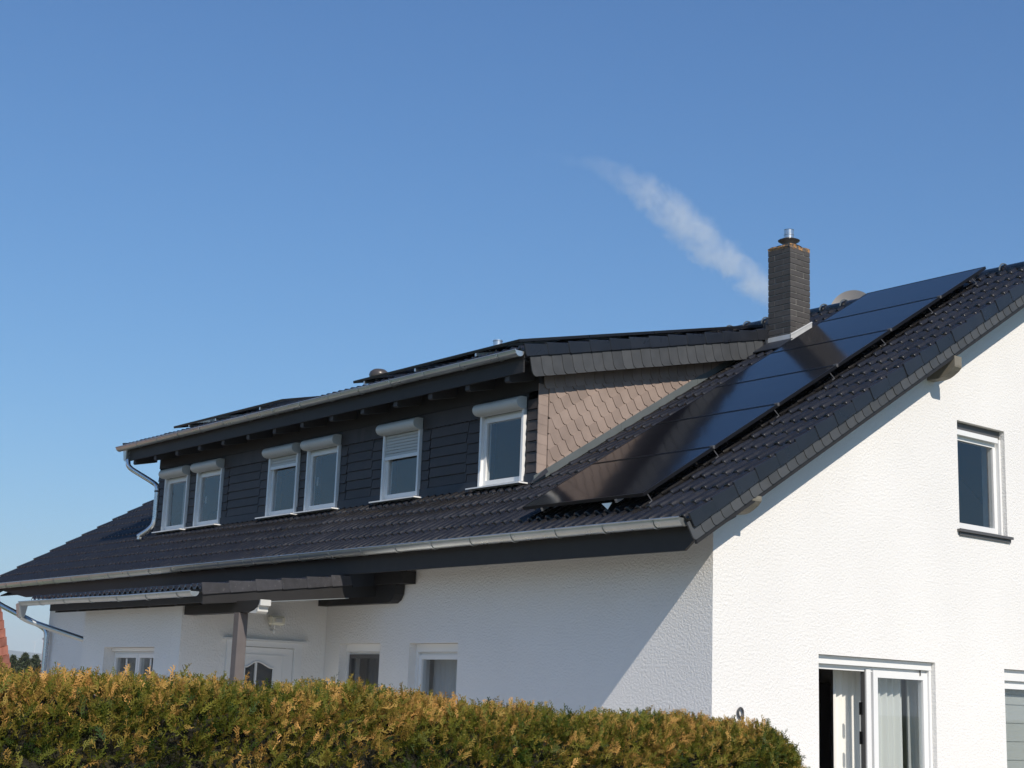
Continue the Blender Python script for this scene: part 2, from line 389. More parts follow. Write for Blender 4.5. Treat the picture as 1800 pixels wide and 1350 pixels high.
# walls
bm = bmesh.new()
ph = 3.62
gable_holes = [[(1.56, .0+.02), (3.535, .02), (3.535, 2.228), (1.56, 2.228)],
               [(4.06, 3.745), (5.02, 3.745), (5.02, 5.01), (4.06, 5.01)],
               [(4.86, .6), (6.4, .6), (6.4, 2.215), (4.86, 2.215)]]
wall_holes(bm, [(0, -.1), (11.44, -.1), (11.44, ph-.02), (5.72, ph+T31*5.72-.02), (0, ph-.02)], gable_holes, lambda a, b: (0, a, b), (-.32, 0, 0))
gw = done('wall', bm, M['plaster'], H)
bm = bmesh.new()
front_holes = [[(-6.48, 1.0), (-5.57, 1.0), (-5.57, 2.29), (-6.48, 2.29)], [(-4.95, .9), (-3.985, .9), (-3.985, 2.285), (-4.95, 2.285)]]
wall_holes(bm, [(-15.95, -.1), (-.32, -.1), (-.32, 3.45), (-15.95, 3.45)], front_holes, lambda a, b: (a, 0, b), (0, .32, 0))
fwall = done('wall', bm, M['plaster'], H)
bm = bmesh.new(); prism(bm, [(-15.95, .003, -.1), (-15.95, 11.44, -.1), (-15.95, 11.44, ph), (-15.95, 5.72, ph+T31*5.72), (-15.95, .003, ph)], (.3, 0, 0)); done('wall', bm, M['plaster'], H)
bx('wall', -15.6, -.35, 11.12, 11.438, -.1, 3.5, M['plaster'], H)
# vestibule
bm = bmesh.new(); wall_holes(bm, [(-9.66, -.1), (-7.0715, -.1), (-7.0715, 2.78), (-9.66, 2.78)], [[(-8.96, 1.0), (-7.5, 1.0), (-7.5, 2.15), (-8.96, 2.15)]], lambda a, b: (a, -2.07, b), (0, .3, 0)); done('wall', bm, M['plaster'], H)
bm = bmesh.new(); wall_holes(bm, [(-2.07, -.1), (-.003, -.1), (-.003, 3.1), (-.6, 3.0), (-2.07, 2.82)], [[(-1.37, 0.02), (-.47, .02), (-.47, 2.21), (-1.37, 2.21)]], lambda a, b: (-6.82, a, b), (-.25, 0, 0)); done('wall', bm, M['plaster'], H)
bx('wall', -9.66, -9.4, -1.7685, -.003, -.1, 2.8, M['plaster'], H)
# interior floors and partitions
bx('floor', -15.6, -.33, .33, 11.1, -.1, .015, M['floor'], H)
bx('floor', -15.6, -.33, .33, 11.1, 2.45, 2.62, M['interior'], H)
bx('partition', -5.3, -5.2, .33, 11.1, .016, 2.44, M['interior'], H)
bx('partition', -5.19, -.33, 4.2, 4.3, .016, 2.44, M['interior'], H)
bx('partition', -2.6, -2.5, .33, 4.19, .016, 2.44, M['dark_in'], H)
bx('partition', -15.6, -5.31, 2.5, 2.6, .016, 2.44, M['dark_in'], H)
bx('partition', -9.39, -7.08, -.1, 0, .0, 2.7, M['dark_in'], H)
bx('partition', -3.3, -3.2, 3.2, 10, 2.63, 5.2, M['interior'], H)
bx('partition', -13.3, -3.5, 3.2, 3.3, 2.63, 6.2, M['interior'], H)

# roof slabs (under the tiles)
XR, XL = .385, -17.3
def slab(bm, x0, x1, y0, y1, fz, top=-.055, bot=-.20, slope=T31):
    prism(bm, [(x0, y0, fz(y0)+top), (x0, y1, fz(y1)+top), (x0, y1, fz(y1)+bot), (x0, y0, fz(y0)+bot)], (x1-x0, 0, 0))
bm = bmesh.new()
slab(bm, -3.44, .36, -.62, 5.70, zm); slab(bm, XL+.02, -13.36, -.62, 5.70, zm)
slab(bm, -13.358, -3.442, -.62, .80, zm); slab(bm, -13.358, -3.442, 5.05, 5.70, zm)
def zb_(y): return KM + T31*(2*RIDGE_Y-y)
slab(bm, XL+.02, .36, 5.72, 12.1, zb_)
roof = done('roof', bm, M['wood'], H)
# back slope covering
bm = bmesh.new(); slab(bm, XL, .39, 5.722, 12.2, zb_, top=.0, bot=-.053); done('roof_covering', bm, M['tile'], roof)

# ---------------------------------------------------------------- tiles
def tile_mesh(w=.30, expo=.346, length=.385, rolls=2, name='roof_tile'):
    me = bpy.data.meshes.new(name); b = bmesh.new()
    knots = [(0, 0), (.10, .12), (.20, .55), (.30, .90), (.42, 1), (.52, .93), (.60, .55), (.67, .12), (.74, 0)]
    us = []; prof = []
    for k in range(rolls):
        for t, q in knots: us.append(w*(k+t)/rolls); prof.append(.040*q)
    us.append(w); prof.append(0); seg = len(us)-1
    rows = []
    for (v, n0, k) in ((length, -.026*length/expo, 1), (.014, 0, 1), (.0, -.010, 1), (0, -.032, .9)):
        rows.append([b.verts.new((u, v, n0 + (p*k-.036))) for u, p in zip(us, prof)])
    for i in range(3):
        for k in range(seg): b.faces.new((rows[i][k], rows[i+1][k], rows[i+1][k+1], rows[i][k+1]))
    for f in b.faces: f.smooth = True
    for k in range(seg):
        pass
    b.to_mesh(me); b.free(); me.materials.append(M['tile']); return me
TILE = tile_mesh()
def tile_mat(x, y, z, ang, jit=1):
    return Matrix.Translation((x+random.gauss(0, .0022)*jit, y+random.gauss(0, .0015)*jit, z+random.gauss(0, .002)*jit)) @ Matrix.Rotation(ang, 4, 'X') @ Matrix.Rotation(random.gauss(0, .007)*jit, 4, 'Z')
def join_tiles(name, mats, me, parent, m):
    nv = len(me.vertices); co = np.empty(nv*3); me.vertices.foreach_get('co', co); co = co.reshape(-1, 3)
    fs = np.array([p.vertices[:] for p in me.polygons])
    V = []; F = []
    for i, mw in enumerate(mats):
        a = np.array(mw); V.append(co @ a[:3, :3].T + a[:3, 3]); F.append(fs + i*nv)
    V = np.concatenate(V); F = np.concatenate(F)
    m2 = bpy.data.meshes.new(name); m2.from_pydata(V.tolist(), [], F.tolist())
    m2.polygons.foreach_set('use_smooth', np.ones(len(F), bool)); m2.materials.append(m)
    o = link(name, m2, None, parent); o['kind'] = 'stuff'; return o
A31 = math.radians(31); DY = .2965; Y0 = -.752
NROW = 22
cands = []
for r in range(NROW):
    y = Y0 + DY*r
    for c in range(59):
        x = .385 - .30*(c+1)
        if y > .60 and y < 4.95 and x+.30 < -3.25 and x > -13.55: continue
        if -3.2 < x and x+.3 < -2.7 and 4.4 < y < 4.8: continue
        hidden = (-2.2 < x < -.75 and -.45 < y < 5.4) or (x < -6.5 and -0.2 < y and x > -13.5 and y > .6)
        mw = tile_mat(x, y, zm(y), A31)
        p = Vector((x+.15, y, zm(y))); d = p-CAM; vx = 900+2623*d.dot(rt)/d.dot(fw)
        score = d.length + (1000 if hidden else 0) + (500 if vx < -10 or vx > 1810 else 0)
        if x < -13 and y > 2.6: score += 500
        cands.append((score, mw))
cands.sort(key=lambda t: t[0])
for s, mw in cands[:246]: link('roof_tile', TILE, None, roof, mw)
join_tiles('roof_tile', [m for s, m in cands[246:]], TILE, roof, M['tile'])

# verge tiles (side flap facing outwards)
def verge_mesh(name, drop, length, m, side=1, wt=.016):
    me = bpy.data.meshes.new(name); b = bmesh.new()
    x0, x1 = (0, wt) if side > 0 else (-wt, 0)
    sl = -.026/.346
    pts = [(0, .0), (length, sl*length), (length, -drop+.004), (.018, -drop), (.004, -drop+.02)]
    a = [b.verts.new((x1 if side > 0 else x0, v, n)) for v, n in pts]; c = [b.verts.new((x0 if side > 0 else x1, v, n)) for v, n in pts]
    b.faces.new(a); b.faces.new(c[::-1])
    for i in range(5):
        j = (i+1) % 5; b.faces.new((a[i], c[i], c[j], a[j]))
    # rounded shoulder over the top
    bmesh.ops.recalc_face_normals(b, faces=b.faces)
    bmesh.ops.bevel(b, geom=[e for e in b.edges if (abs(e.verts[0].co.x-(x1 if side > 0 else x0)) < 1e-5 and abs(e.verts[1].co.x-(x1 if side > 0 else x0)) < 1e-5)], offset=.005, segments=1, affect='EDGES')
    for v in b.verts: v.co.x += side*.005*(1-v.co.y/length)
    b.to_mesh(me); b.free(); me.materials.append(m); return me
VR = verge_mesh('verge_tile', .150, .372, M['verge'], 1); VL = verge_mesh('verge_tile', .150, .372, M['verge'], -1)
for r in range(NROW):
    y = Y0+DY*r
    link('verge_tile', VR, None, roof, tile_mat(.3845, y-.002, zm(y)+.003, A31, .6))
    link('verge_tile', VL, None, roof, tile_mat(.385-.30*59, y-.002, zm(y)+.003, A31, .6))
# ridge tiles
def half_round(name, r, L, m):
    me = bpy.data.meshes.new(name); b = bmesh.new(); seg = 10; R2 = []
    for x, rr_ in ((0, r), (L*.9, r*.96), (L*.9, r*1.10), (L, r*1.10)):
        R2.append([b.verts.new((x, rr_*math.cos(a), rr_*math.sin(a)*.9)) for a in [(-.12+1.24*k/seg)*PI for k in range(seg+1)]])
    for i in range(3):
        for k in range(seg): b.faces.new((R2[i][k], R2[i+1][k], R2[i+1][k+1], R2[i][k+1]))
    b.faces.new(R2[3])
    for f in b.faces: f.smooth = len(f.verts) == 4
    b.to_mesh(me); b.free(); me.materials.append(m); return me
RT = half_round('ridge_tile', .105, .40, M['tile'])
clip = bpy.data.meshes.new('ridge_clip'); b = bmesh.new()
tube(b, [(0, .125*math.cos(a), .115*math.sin(a)) for a in [PI*1.02*k/10 - .02*PI for k in range(11)]], .010, 6); b.to_mesh(clip); b.free(); clip.materials.append(M['lead'])
x = .39-.40
while x > XL-.2:
    o = link('ridge_tile', RT, None, roof, Matrix.Translation((x, RIDGE_Y+.0, 7.20)))
    link('ridge_clip', clip, None, roof, Matrix.Translation((x+.37, RIDGE_Y, 7.205)))
    x -= .36

# verge boards + slates
def slate_pts(w, h, r=.035, lap=.012):
    """polygon in (s along, p up) with rounded bottom-left corner"""
    P = [(r, 0), (w+lap+r*.6, 0), (w+lap, .02), (w+lap, h), (0, h), (0, r*1.5)]
    P += [(r*.12, r*.85), (r*.42, r*.32)]
    return P
def slate_mesh(name, w, h, m, r=.035, th=.006, tilt=.008):
    """local x along the row, local y up, local z outwards; left edge stands proud"""
    me = bpy.data.meshes.new(name); b = bmesh.new(); P = slate_pts(w, h, r)
    wl = max(p[0] for p in P)
    f = [b.verts.new((s, p, th+tilt*(1-s/wl)+.004*(1-p/h))) for s, p in P]; k = [b.verts.new((s, p, 0)) for s, p in P]
    b.faces.new(f)
    for i in range(len(P)):
        j = (i+1) % len(P); b.faces.new((k[i], k[j], f[j], f[i]))
    b.to_mesh(me); b.free(); me.materials.append(m); return me
bm = bmesh.new(); prism(bm, [(.335, -.66, zm(-.66)-.06), (.335, 5.72, zm(5.72)-.06), (.335, 5.72, zm(5.72)-.352), (.335, -.60, zm(-.60)-.352)], (.028, 0, 0)); vb = done('barge_board', bm, M['wood'], H)
SG = slate_mesh('shingle', .155, .185, M['slate_grey'])
Rg = Matrix(((0, 0, 1, 0), (1, 0, 0, 0), (0, 1, 0, 0), (0, 0, 0, 1)))  # local x->Y, y->Z, z->X
pos = 0; n = 0
while True:
    y = -.655 + n*.155*C31
    if y > 5.65: break
    # bottom point on the slate line
    yb = y + .0; zb0 = zm(yb+.04) - .325
    link('shingle', SG, None, vb, Matrix.Translation((.3655+random.uniform(0, .002), yb, zb0)) @ Rg @ Matrix.Rotation(A31+random.gauss(0, .006), 4, 'Z'))
    n += 1
# left verge board
bm = bmesh.new(); prism(bm, [(XL+.01, -.66, zm(-.66)-.06), (XL+.01, 5.72, zm(5.72)-.06), (XL+.01, 5.72, zm(5.72)-.33), (XL+.01, -.60, zm(-.60)-.33)], (-.025, 0, 0)); done('barge_board', bm, M['slate_grey'], H)

# fascia and soffit at main eaves
bm = bmesh.new(); prism(bm, [(-15.62, -.60, 3.105), (.20, -.60, 3.07), (.335, -.60, 3.17), (.335, -.60, 3.29), (-16.9, -.60, 3.29), (-16.62, -.60, 3.235)], (0, .03, 0)); done('fascia', bm, M['wood'], H)
bm = bmesh.new(); prism(bm, [(-16.9, -.565, 3.16), (.30, -.565, 3.16), (.30, -.002, 3.44), (-16.9, -.002, 3.44)], (0, 0, .02)); done('soffit', bm, M['wood'], H)
# purlin ends under the gable verge
for (y0, y1, zt, zb2) in ((3.50, 3.635, 5.62, 5.385), (.145, .275, 3.66, 3.50)):
    bm = bmesh.new()
    P = [(-.02, zb2), (.16, zb2-.0), (.22, zb2+.012), (.27, zb2+.035), (.335, zb2+.075), (.368, zb2+.11), (.372, zb2+.13), (.372, zt), (-.02, zt+.0)]
    prism(bm, [(x, y0, z) for x, z in P], (0, y1-y0, 0)); done('purlin', bm, M['purlin'], H)

# ---------------------------------------------------------------- gutters
def gutter(name, x0, x1, y, z, r, parent, m, caps=(True, True), brk=.72, sag=None):
    """half round gutter along X, lip height z at front y, inner radius r"""
    bm = bmesh.new(); seg = 12; n = max(2, int(abs(x1-x0)/1.5)); th = .004
    def ring(x, rr, dz=0): return [bm.verts.new((x, y+r + rr*math.cos(PI+PI*k/seg), z+dz + rr*math.sin(PI+PI*k/seg))) for k in range(seg+1)]
    xs = [x0+(x1-x0)*i/n for i in range(n+1)]; sg = sag or (lambda t: 0)
    O = [ring(x, r+th, sg(i/n)) for i, x in enumerate(xs)]; I = [ring(x, r, sg(i/n)) for i, x in enumerate(xs)]
    for i in range(n):
        for k in range(seg):
            bm.faces.new((O[i][k], O[i][k+1], O[i+1][k+1], O[i+1][k])); bm.faces.new((I[i][k], I[i+1][k], I[i+1][k+1], I[i][k+1]))
        for k in (0, seg): bm.faces.new((O[i][k], I[i][k], I[i+1][k], O[i+1][k]))
    for e, cap in ((0, caps[0]), (-1, caps[1])):
        if cap: bm.faces.new(O[e])
    tube(bm, [(x, y-.006, z+sg(i/n)+.002) for i, x in enumerate(xs)], .009, 8)
    g = done(name, bm, m, parent, smooth=True)
    # brackets wrapped round the gutter
    bmesh_b = bpy.data.meshes.new('bracket'); b = bmesh.new(); r2 = r+.011
    pr = [(y*0+r + r2*math.cos(PI+PI*k/10), r2*math.sin(PI+PI*k/10)) for k in range(11)]
    Lf = [b.verts.new((-.014, a, c)) for a, c in pr]; Rf = [b.verts.new((.014, a, c)) for a, c in pr]
    Li = [b.verts.new((-.014, a*.94+r*.06, c*.94)) for a, c in pr]; Ri = [b.verts.new((.014, a*.94+r*.06, c*.94)) for a, c in pr]
    for k in range(10):
        b.faces.new((Lf[k], Lf[k+1], Rf[k+1], Rf[k])); b.faces.new((Li[k], Lf[k], Lf[k+1], Li[k+1])); b.faces.new((Rf[k], Ri[k], Ri[k+1], Rf[k+1]))
    b.to_mesh(bmesh_b); b.free(); bmesh_b.materials.append(m)
    x = max(x0, x1)-.35
    while x > min(x0, x1)+.1:
        link('bracket', bmesh_b, None, g, Matrix.Translation((x, y, z+sg((x-x0)/(x1-x0))-.001))); x -= brk
    return g
gutter('gutter', -17.3, .315, -.79, 3.352, .072, H, M['zinc'], brk=.70)
gutter('gutter', -13.93, -3.185, .05, 5.640, .062, H, M['zinc'], brk=.74)

# ---------------------------------------------------------------- dormer
DX0, DX1, DYF = -13.37, -3.42, .62
WIN = [(-13.07, -12.25, 0), (-11.94, -11.10, 0), (-9.65, -8.81, .13), (-8.56, -7.72, 0), (-6.62, -5.77, .29), (-4.50, -3.65, 0)]
bm = bmesh.new()
wall_holes(bm, [(DX0, 4.0), (DX1, 4.0), (DX1, 5.66), (DX0, 5.66)], [[(a, 4.19), (b_, 4.19), (b_, 5.09), (a, 5.09)] for a, b_, s in WIN], lambda a, b_: (a, DYF+.012, b_), (0, .22, 0))
dw = done('dormer_wall', bm, M['dark_in'], H)
bm = bmesh.new()
prism(bm, [(DX1, DYF+.012, 4.1), (DX1, 5.0, 6.7), (DX1, 5.0, 6.72), (DX1, DYF+.012, 5.64)], (-.2, 0, 0)); prism(bm, [(DX0, DYF+.012, 4.1), (DX0, 5.0, 6.7), (DX0, 5.0, 6.72), (DX0, DYF+.012, 5.64)], (.2, 0, 0))
dc = done('dormer_cheek', bm, M['dark_in'], H)
DXR, DXLm = -3.17, -13.90
bm = bmesh.new(); slab(bm, DXLm+.02, DXR-.02, .18, 5.02, zd, top=-.05, bot=-.16)
droof = done('dormer_roof', bm, M['wood'], H)
# soffit boarding
bm = bmesh.new()
for k in range(6): box(bm, DXLm+.03, DXR-.05, .217+k*.068, .217+k*.068+.064, zd(.217+k*.068)-.185, zd(.217+k*.068)-.165)
sf = done('soffit', bm, M['wood'], H)
# dormer tiles
DYT = .3345; NDT = 36; DW = (DXR-DXLm)/NDT
DT = tile_mesh(DW, .346, .385)
mats = []
for r in range(14):
    y = .155+DYT*r
    for c in range(NDT):
        mw = tile_mat(DXLm+c*DW, y, zd(y), AD)
        if r == 0: link('roof_tile', DT, None, droof, mw)
        else: mats.append(mw)
join_tiles('roof_tile', mats, DT, droof, M['tile'])
VD = verge_mesh('verge_tile', .155, .372, M['verge'], 1); VDL = verge_mesh('verge_tile', .155, .372, M['verge'], -1)
for r in range(13):
    y = .155+DYT*r
    link('verge_tile', VD, None, droof, tile_mat(DXR-.001, y-.002, zd(y)+.012, AD, .6)); link('verge_tile', VDL, None, droof, tile_mat(DXLm, y-.002, zd(y)+.012, AD, .6))
bm = bmesh.new(); prism(bm, [(DXR-.035, .27, zd(.27)-.10), (DXR-.035, 4.42, zd(4.42)-.10), (DXR-.035, 4.42, zd(4.42)-.38), (DXR-.035, .35, zd(.35)-.38)], (.02, 0, 0)); db = done('barge_board', bm, M['wood'], H)
SD = slate_mesh('shingle', .166, .27, M['slate_grey'], r=.05)
for k in range(25):
    y = .31+k*.166*math.cos(AD)
    link('shingle', SD, None, db, Matrix.Translation((DXR-.0145+random.uniform(0, .002), y, zd(y)-.392)) @ Rg @ Matrix.Rotation(AD+random.gauss(0, .008), 4, 'Z'))
# crumpled flashing at the upper end of the verge
bm = bmesh.new(); box(bm, DXR-.03, DXR+.012, 4.36, 4.55, zd(4.4)-.30, zd(4.4)+.06); bmesh.ops.subdivide_edges(bm, edges=bm.edges[:], cuts=3)
for v in bm.verts: v.co += Vector((random.gauss(0, .008), random.gauss(0, .006), random.gauss(0, .006)))
done('flashing', bm, M['flash_dark'], H)
# fascia and rafters
bx('fascia', DXLm+.10, DXR-.04, .19, .215, 5.40, 5.58, M['wood'], H)
for k in range(14):
    x = -3.50-.768*k
    bm = bmesh.new(); prism(bm, [(x, .225, zd(.225)-.19), (x, .62, zd(.62)-.19), (x, .62, zd(.62)-.41), (x, .25, zd(.25)-.41), (x, .225, zd(.225)-.39)], (-.085, 0, 0))
    done('rafter', bm, M['wood_rafter'] if 'wood_rafter' in M else M.setdefault('wood_rafter', mat('grey_stained_rafter', (.05, .048, .05), .6, var=.1)), H)
# bargeboard on the left verge of the dormer
bm = bmesh.new(); prism(bm, [(DXLm+.05, .30, zd(.3)-.10), (DXLm+.05, 4.6, zd(4.6)-.10), (DXLm+.05, 4.6, zd(4.6)-.30), (DXLm+.05, .38, zd(.38)-.30), (DXLm+.05, .30, zd(.3)-.24)], (.03, 0, 0)); done('barge_board', bm, M['wood'], H)

# cheek slates (rows follow the roof pitch)
w, h = .145, .158
def tocheek(s, p):  # row coords -> (y,z)
    return (DYF + s*C31 - p*S31, 4.30 + s*S31 + p*C31)
yA, yB = DYF+.145, 4.3
def base_line(y): return zm(y)+.055
def top_line(y): return zd(y)-.475
ymeet = (top_line(0)-base_line(0))/(T31-TD)
clipP = [(yA, base_line(yA)), (ymeet, base_line(ymeet)), (yA, top_line(yA))]
def flat_piece(poly, parent, m, xf, tilt, name='shingle'):
    if len(poly) < 3: return
    ar = 0.5*abs(sum(poly[i][0]*poly[(i+1) % len(poly)][1]-poly[(i+1) % len(poly)][0]*poly[i][1] for i in range(len(poly))))
    if ar < .0006: return
    bm = bmesh.new(); s0 = min(p[0] for p in poly); s1 = max(p[0] for p in poly); z0 = min(p[1] for p in poly); z1 = max(p[1] for p in poly)
    f = [bm.verts.new((xf+.006+tilt*(1-(p[0]-s0)/(s1-s0))+.003*(1-(p[1]-z0)/(z1-z0)), p[0], p[1])) for p in poly]; k = [bm.verts.new((xf, p[0], p[1])) for p in poly]
    bm.faces.new(f)
    for i in range(len(poly)):
        j = (i+1) % len(poly); bm.faces.new((k[i], k[j], f[j], f[i]))
    done(name, bm, m, parent)
XC = DX1+.002
for rrow in range(-14, 10):
    for cc in range(-16, 34):
        s = cc*w - rrow*.037; p = rrow*h
        P = [tocheek(s+a, p+b_) for a, b_ in slate_pts(w, h+.004, .042, .004)]
        P = clip_poly(P, clipP)
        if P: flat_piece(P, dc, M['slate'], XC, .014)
# top strip of hanging slates and left border column
for k in range(26):
    y = DYF+.06+k*.16
    P = [(y, top_line(y)+.008), (y+.02, top_line(y)-.035), (y+.05, top_line(y)-.05), (y+.19, top_line(y+.19)-.05), (y+.17, top_line(y+.17)+.26), (y, top_line(y)+.26)]
    if base_line(y) < top_line(y)+.1: 
        P = clip_poly(P, [(DYF, base_line(DYF)), (5, base_line(5)), (DYF, base_line(DYF)+5)])
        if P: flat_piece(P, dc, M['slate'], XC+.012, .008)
for k in range(9):
    z = 4.285+k*.119
    P = [(DYF-.012, z), (DYF+.03, z-.012+.006), (DYF+.14, z-.012), (DYF+.14, z+.119), (DYF-.012, z+.128)]
    P = clip_poly([(a, b_) for a, b_ in P], [(DYF-.02, base_line(DYF)-.0), (5, base_line(5.0)), (5, 7), (DYF-.02, 7)])
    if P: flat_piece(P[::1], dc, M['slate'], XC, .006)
# backing behind the slates
bm = bmesh.new(); prism(bm, [(DX1, DYF, 4.22), (DX1, ymeet+1.1, base_line(ymeet+1.1)-.05), (DX1, ymeet+1.1, zd(ymeet+1.1)-.3), (DX1, DYF, zd(DYF)-.3)], (.002, 0, 0)); done('backing_board', bm, M['slate_shaded'], H)
# flashing strip along the cheek
bm = bmesh.new()
for a, b_ in ((DYF-.05, 1.95), (1.953, 3.3), (3.303, 4.40)):
    prism(bm, [(XC+.004, a, base_line(a)-.09), (XC+.004, b_, base_line(b_)-.09), (XC+.004, b_, base_line(b_)+.012), (XC+.004, a, base_line(a)+.012)], (.018, 0, 0))
    pass
done('flashing', bm, M['lead'], H)
bm = bmesh.new(); prism(bm, [(XC+.03, DYF-.06, 4.20), (XC+.03, DYF+.12, 4.36), (XC+.10, DYF+.10, 4.30), (XC+.08, DYF-.1, 4.16)], (-.05, .0, -.02)); done('flashing', bm, M['flash_dark'], H)

# front slates between the windows
def front_piece(x0, x1, z0, z1, kind='rect'):
    """piece on plane y=DYF facing -Y"""
    bm = bmesh.new(); r = .03
    if kind == 'rect': P = [(x0, z0), (x1, z0), (x1, z1), (x0, z1)]
    else: P = [(x0+r, z0), (x1, z0), (x1, z1), (x0, z1), (x0, z0+r*1.3), (x0+r*.3, z0+r*.35)]
    t = .016 if kind == 'rect' else .018
    f = [bm.verts.new((x, DYF+.012-.006-t*(1-(z-z0)/(z1-z0))-(.004*(1-(x-x0)/(x1-x0)) if kind != 'rect' else 0), z)) for x, z in P]; k = [bm.verts.new((x, DYF+.012, z)) for x, z in P]
    bm.faces.new(f)
    for i in range(len(P)):
        j = (i+1) % len(P); bm.faces.new((k[i], k[j], f[j], f[i]))
    done('shingle', bm, M['slate_shaded'], dw)
gaps = [(-13.37, -13.10), (-12.21, -11.98), (-11.06, -9.69), (-8.77, -8.60), (-7.68, -6.66), (-5.73, -4.54), (-3.61, -3.43)]
ZB, ZT = 4.295, 5.065; nr = 6; rh = (ZT-ZB)/nr
for a, b_ in gaps:
    if b_-a > .6:
        for r in range(nr):
            z0 = ZB+r*rh; jx = random.uniform(-.02, .02)
            front_piece(a, a+.15, z0-.02, z0+rh-.024, 'col')
            front_piece(a+.17, b_-.24+jx, z0, z0+rh-.004)
            front_piece(b_-.235+jx, b_-.005, z0-.03, z0+rh-.036, 'rect')
        nx = int((b_-a)/.088)
        for k in range(nx): front_piece(a+(b_-a)*k/nx, a+(b_-a)*(k+1)/nx+.004, ZT+.004, 5.27, 'col')
    else:
        for r in range(nr+1):
            z0 = ZB+r*rh; front_piece(a, b_, z0+.006*random.random(), z0+rh-.004, 'rect')
bm = bmesh.new(); box(bm, DX0, DX1-.005, DYF-.004, DYF+.011, 5.285, 5.60); done('frieze_board', bm, M['wood'], H)
for a, b_ in gaps:
    bx('flashing', a-.02, b_+.02, DYF-.012, DYF+.010, 4.16, ZB-.006, M['flash_dark'], H)

# ---------------------------------------------------------------- windows
def window(parent, fn, w, h, depth, **k):
    """fn(a,b,c): a across 0..w, b up 0..h, c outwards. Opening w x h, frame plane at c=-depth"""
    def B(name, a0, a1, b0, b1, c0, c1, m, par, bev=0):
        bm = bmesh.new(); v = box(bm, a0, a1, b0, b1, c0, c1)
        if bev: bmesh.ops.bevel(bm, geom=bm.edges[:], offset=bev, segments=1, affect='EDGES')
        for q in bm.verts: q.co = Vector(fn(*q.co))
        return done(name, bm, m, par)
    def ringm(name, a0, a1, b0, b1, t, c0, c1, m, par, tb=None):
        bm = bmesh.new(); tb = tb or t
        wall_holes(bm, [(a0, b0), (a1, b0), (a1, b1), (a0, b1)], [[(a0+t, b0+tb), (a1-t, b0+tb), (a1-t, b1-t), (a0+t, b1-t)]], lambda a, b_: (a, b_, c0), (0, 0, c1-c0))
        for q in bm.verts: q.co = Vector(fn(*q.co))
        return done(name, bm, m, par)
    fm = k.get('fm', M['white']); d = depth; ht = h-k.get('top', 0)
    fr = ringm('window', .002, w-.002, .002, ht, .05, -d-.07, -d, fm, parent)
    n = k.get('sashes', 1); sw = (w-.06)/n
    for i in range(n):
        if i in k.get('open', ()): continue
        a0 = .03+i*sw; sm = k.get('sm', fm); sash = ringm('sash', a0+.006, a0+sw-.006, .035, ht-.03, k.get('st', .06), -d-.05, -d+.018, sm, fr)
        st = k.get('st', .06)
        B('pane', a0+.006+st-.004, a0+sw-.006-st+.004, .035+st-.004, ht-.03-st+.004, -d-.012, -d-.004, M['glass'], fr)
        if k.get('muntin'): B('glazing_bar', a0+sw/2-.012, a0+sw/2+.012, .09, ht-.09, -d-.004, -d+.012, fm, fr)
        if k.get('handle'): B('handle', a0+.03, a0+.045, ht*.45, ht*.45+.12, -d-.11, -d-.09, fm, fr)
    if k.get('rails', True):
        for a0, a1 in ((.002, .04), (w-.04, w-.002)): B('guide_rail', a0, a1, .02, ht+.01, -d+.001, -d+.045+k.get('rx', 0), fm, fr)
    if k.get('topbox'): B('shutter_cassette', .004, w-.004, ht+.002, h-.004, -d-.06, -d+.05, k.get('tm', fm), fr)
    if k.get('sill'): s = k['sill']; B('sill', -.05, w+.05, -.03, .0, -d, s, k.get('sillm', M['white']), fr)
    return fr, B
for i, (a, b_, sh) in enumerate(WIN):
    wdt = b_-a
    fn = lambda p, q, c, a=a: (a+p, DYF-c, 4.19+q)
    fr, B = window(H, fn, wdt, .895, .03, handle=(i in (1, 3)), rx=.02, st=.055)
    B('sill', -.09, wdt+.09, -.022, -.006, -.02, .15, M['white'], fr)
    # rounded shutter box, built as a D profile
    bm = bmesh.new(); r_ = .15; z0 = 5.082; yb = DYF-.001
    prof = [(yb, z0), (yb-.07, z0)] + [(yb-.07-.085*math.sin(t), z0+.075-.075*math.cos(t)) for t in [PI*q/10 for q in range(1, 10)]] + [(yb-.07, z0+.15), (yb, z0+.15)]
    prism(bm, [(a-.01, y, z) for y, z in prof], (wdt+.02, 0, 0)); done('shutter_box', bm, M['shutter'], fr, smooth=True)
    if sh:
        ns = max(2, int(sh/.038))
        for q in range(ns):
            B('shutter_slat', .04, wdt-.04, .89-(q+1)*sh/ns, .89-q*sh/ns-.004, .0, .012, M['slat'], fr, .003)
        B('shutter_end_bar', .035, wdt-.035, .89-sh-.045, .89-sh-.002, -.002, .022, M['white'], fr)
    if i in (0, 4): # net curtain shapes
        pass

# gable: patio window
fn = lambda p, q, c: (c, 1.56+p, .02+q)
fr, B = window(H, fn, 1.975, 2.208, .10, sashes=2, open=(0,), top=.09, topbox=True, st=.075, sm=M['white'])
B('mullion', .88, .955, .05, 2.09, -.17, -.085, M['white'], fr); B('weather_seal', .866, .879, .05, 2.09, -.15, -.10, M['dgrey'], fr)
for zz in (.5, 1.32, 1.62): B('hinge', .835, .849, zz, zz+.13, -.15, -.11, M['black'], fr)
for aa in (.075, 1.80): B('hook', aa, aa+.012, 2.06, 2.13, -.085, -.07, M['dgrey'], fr)
# open leaf turned inwards
bm = bmesh.new(); wall_holes(bm, [(0, .05), (.86, .05), (.86, 2.08), (0, 2.08)], [[(.075, .125), (.785, .125), (.785, 2.005), (.075, 2.005)]], lambda a, b_: (-.19-a*.98, 1.60-.0+a*.12, b_), (.01, .06, 0)); done('sash', bm, M['white'], fr)
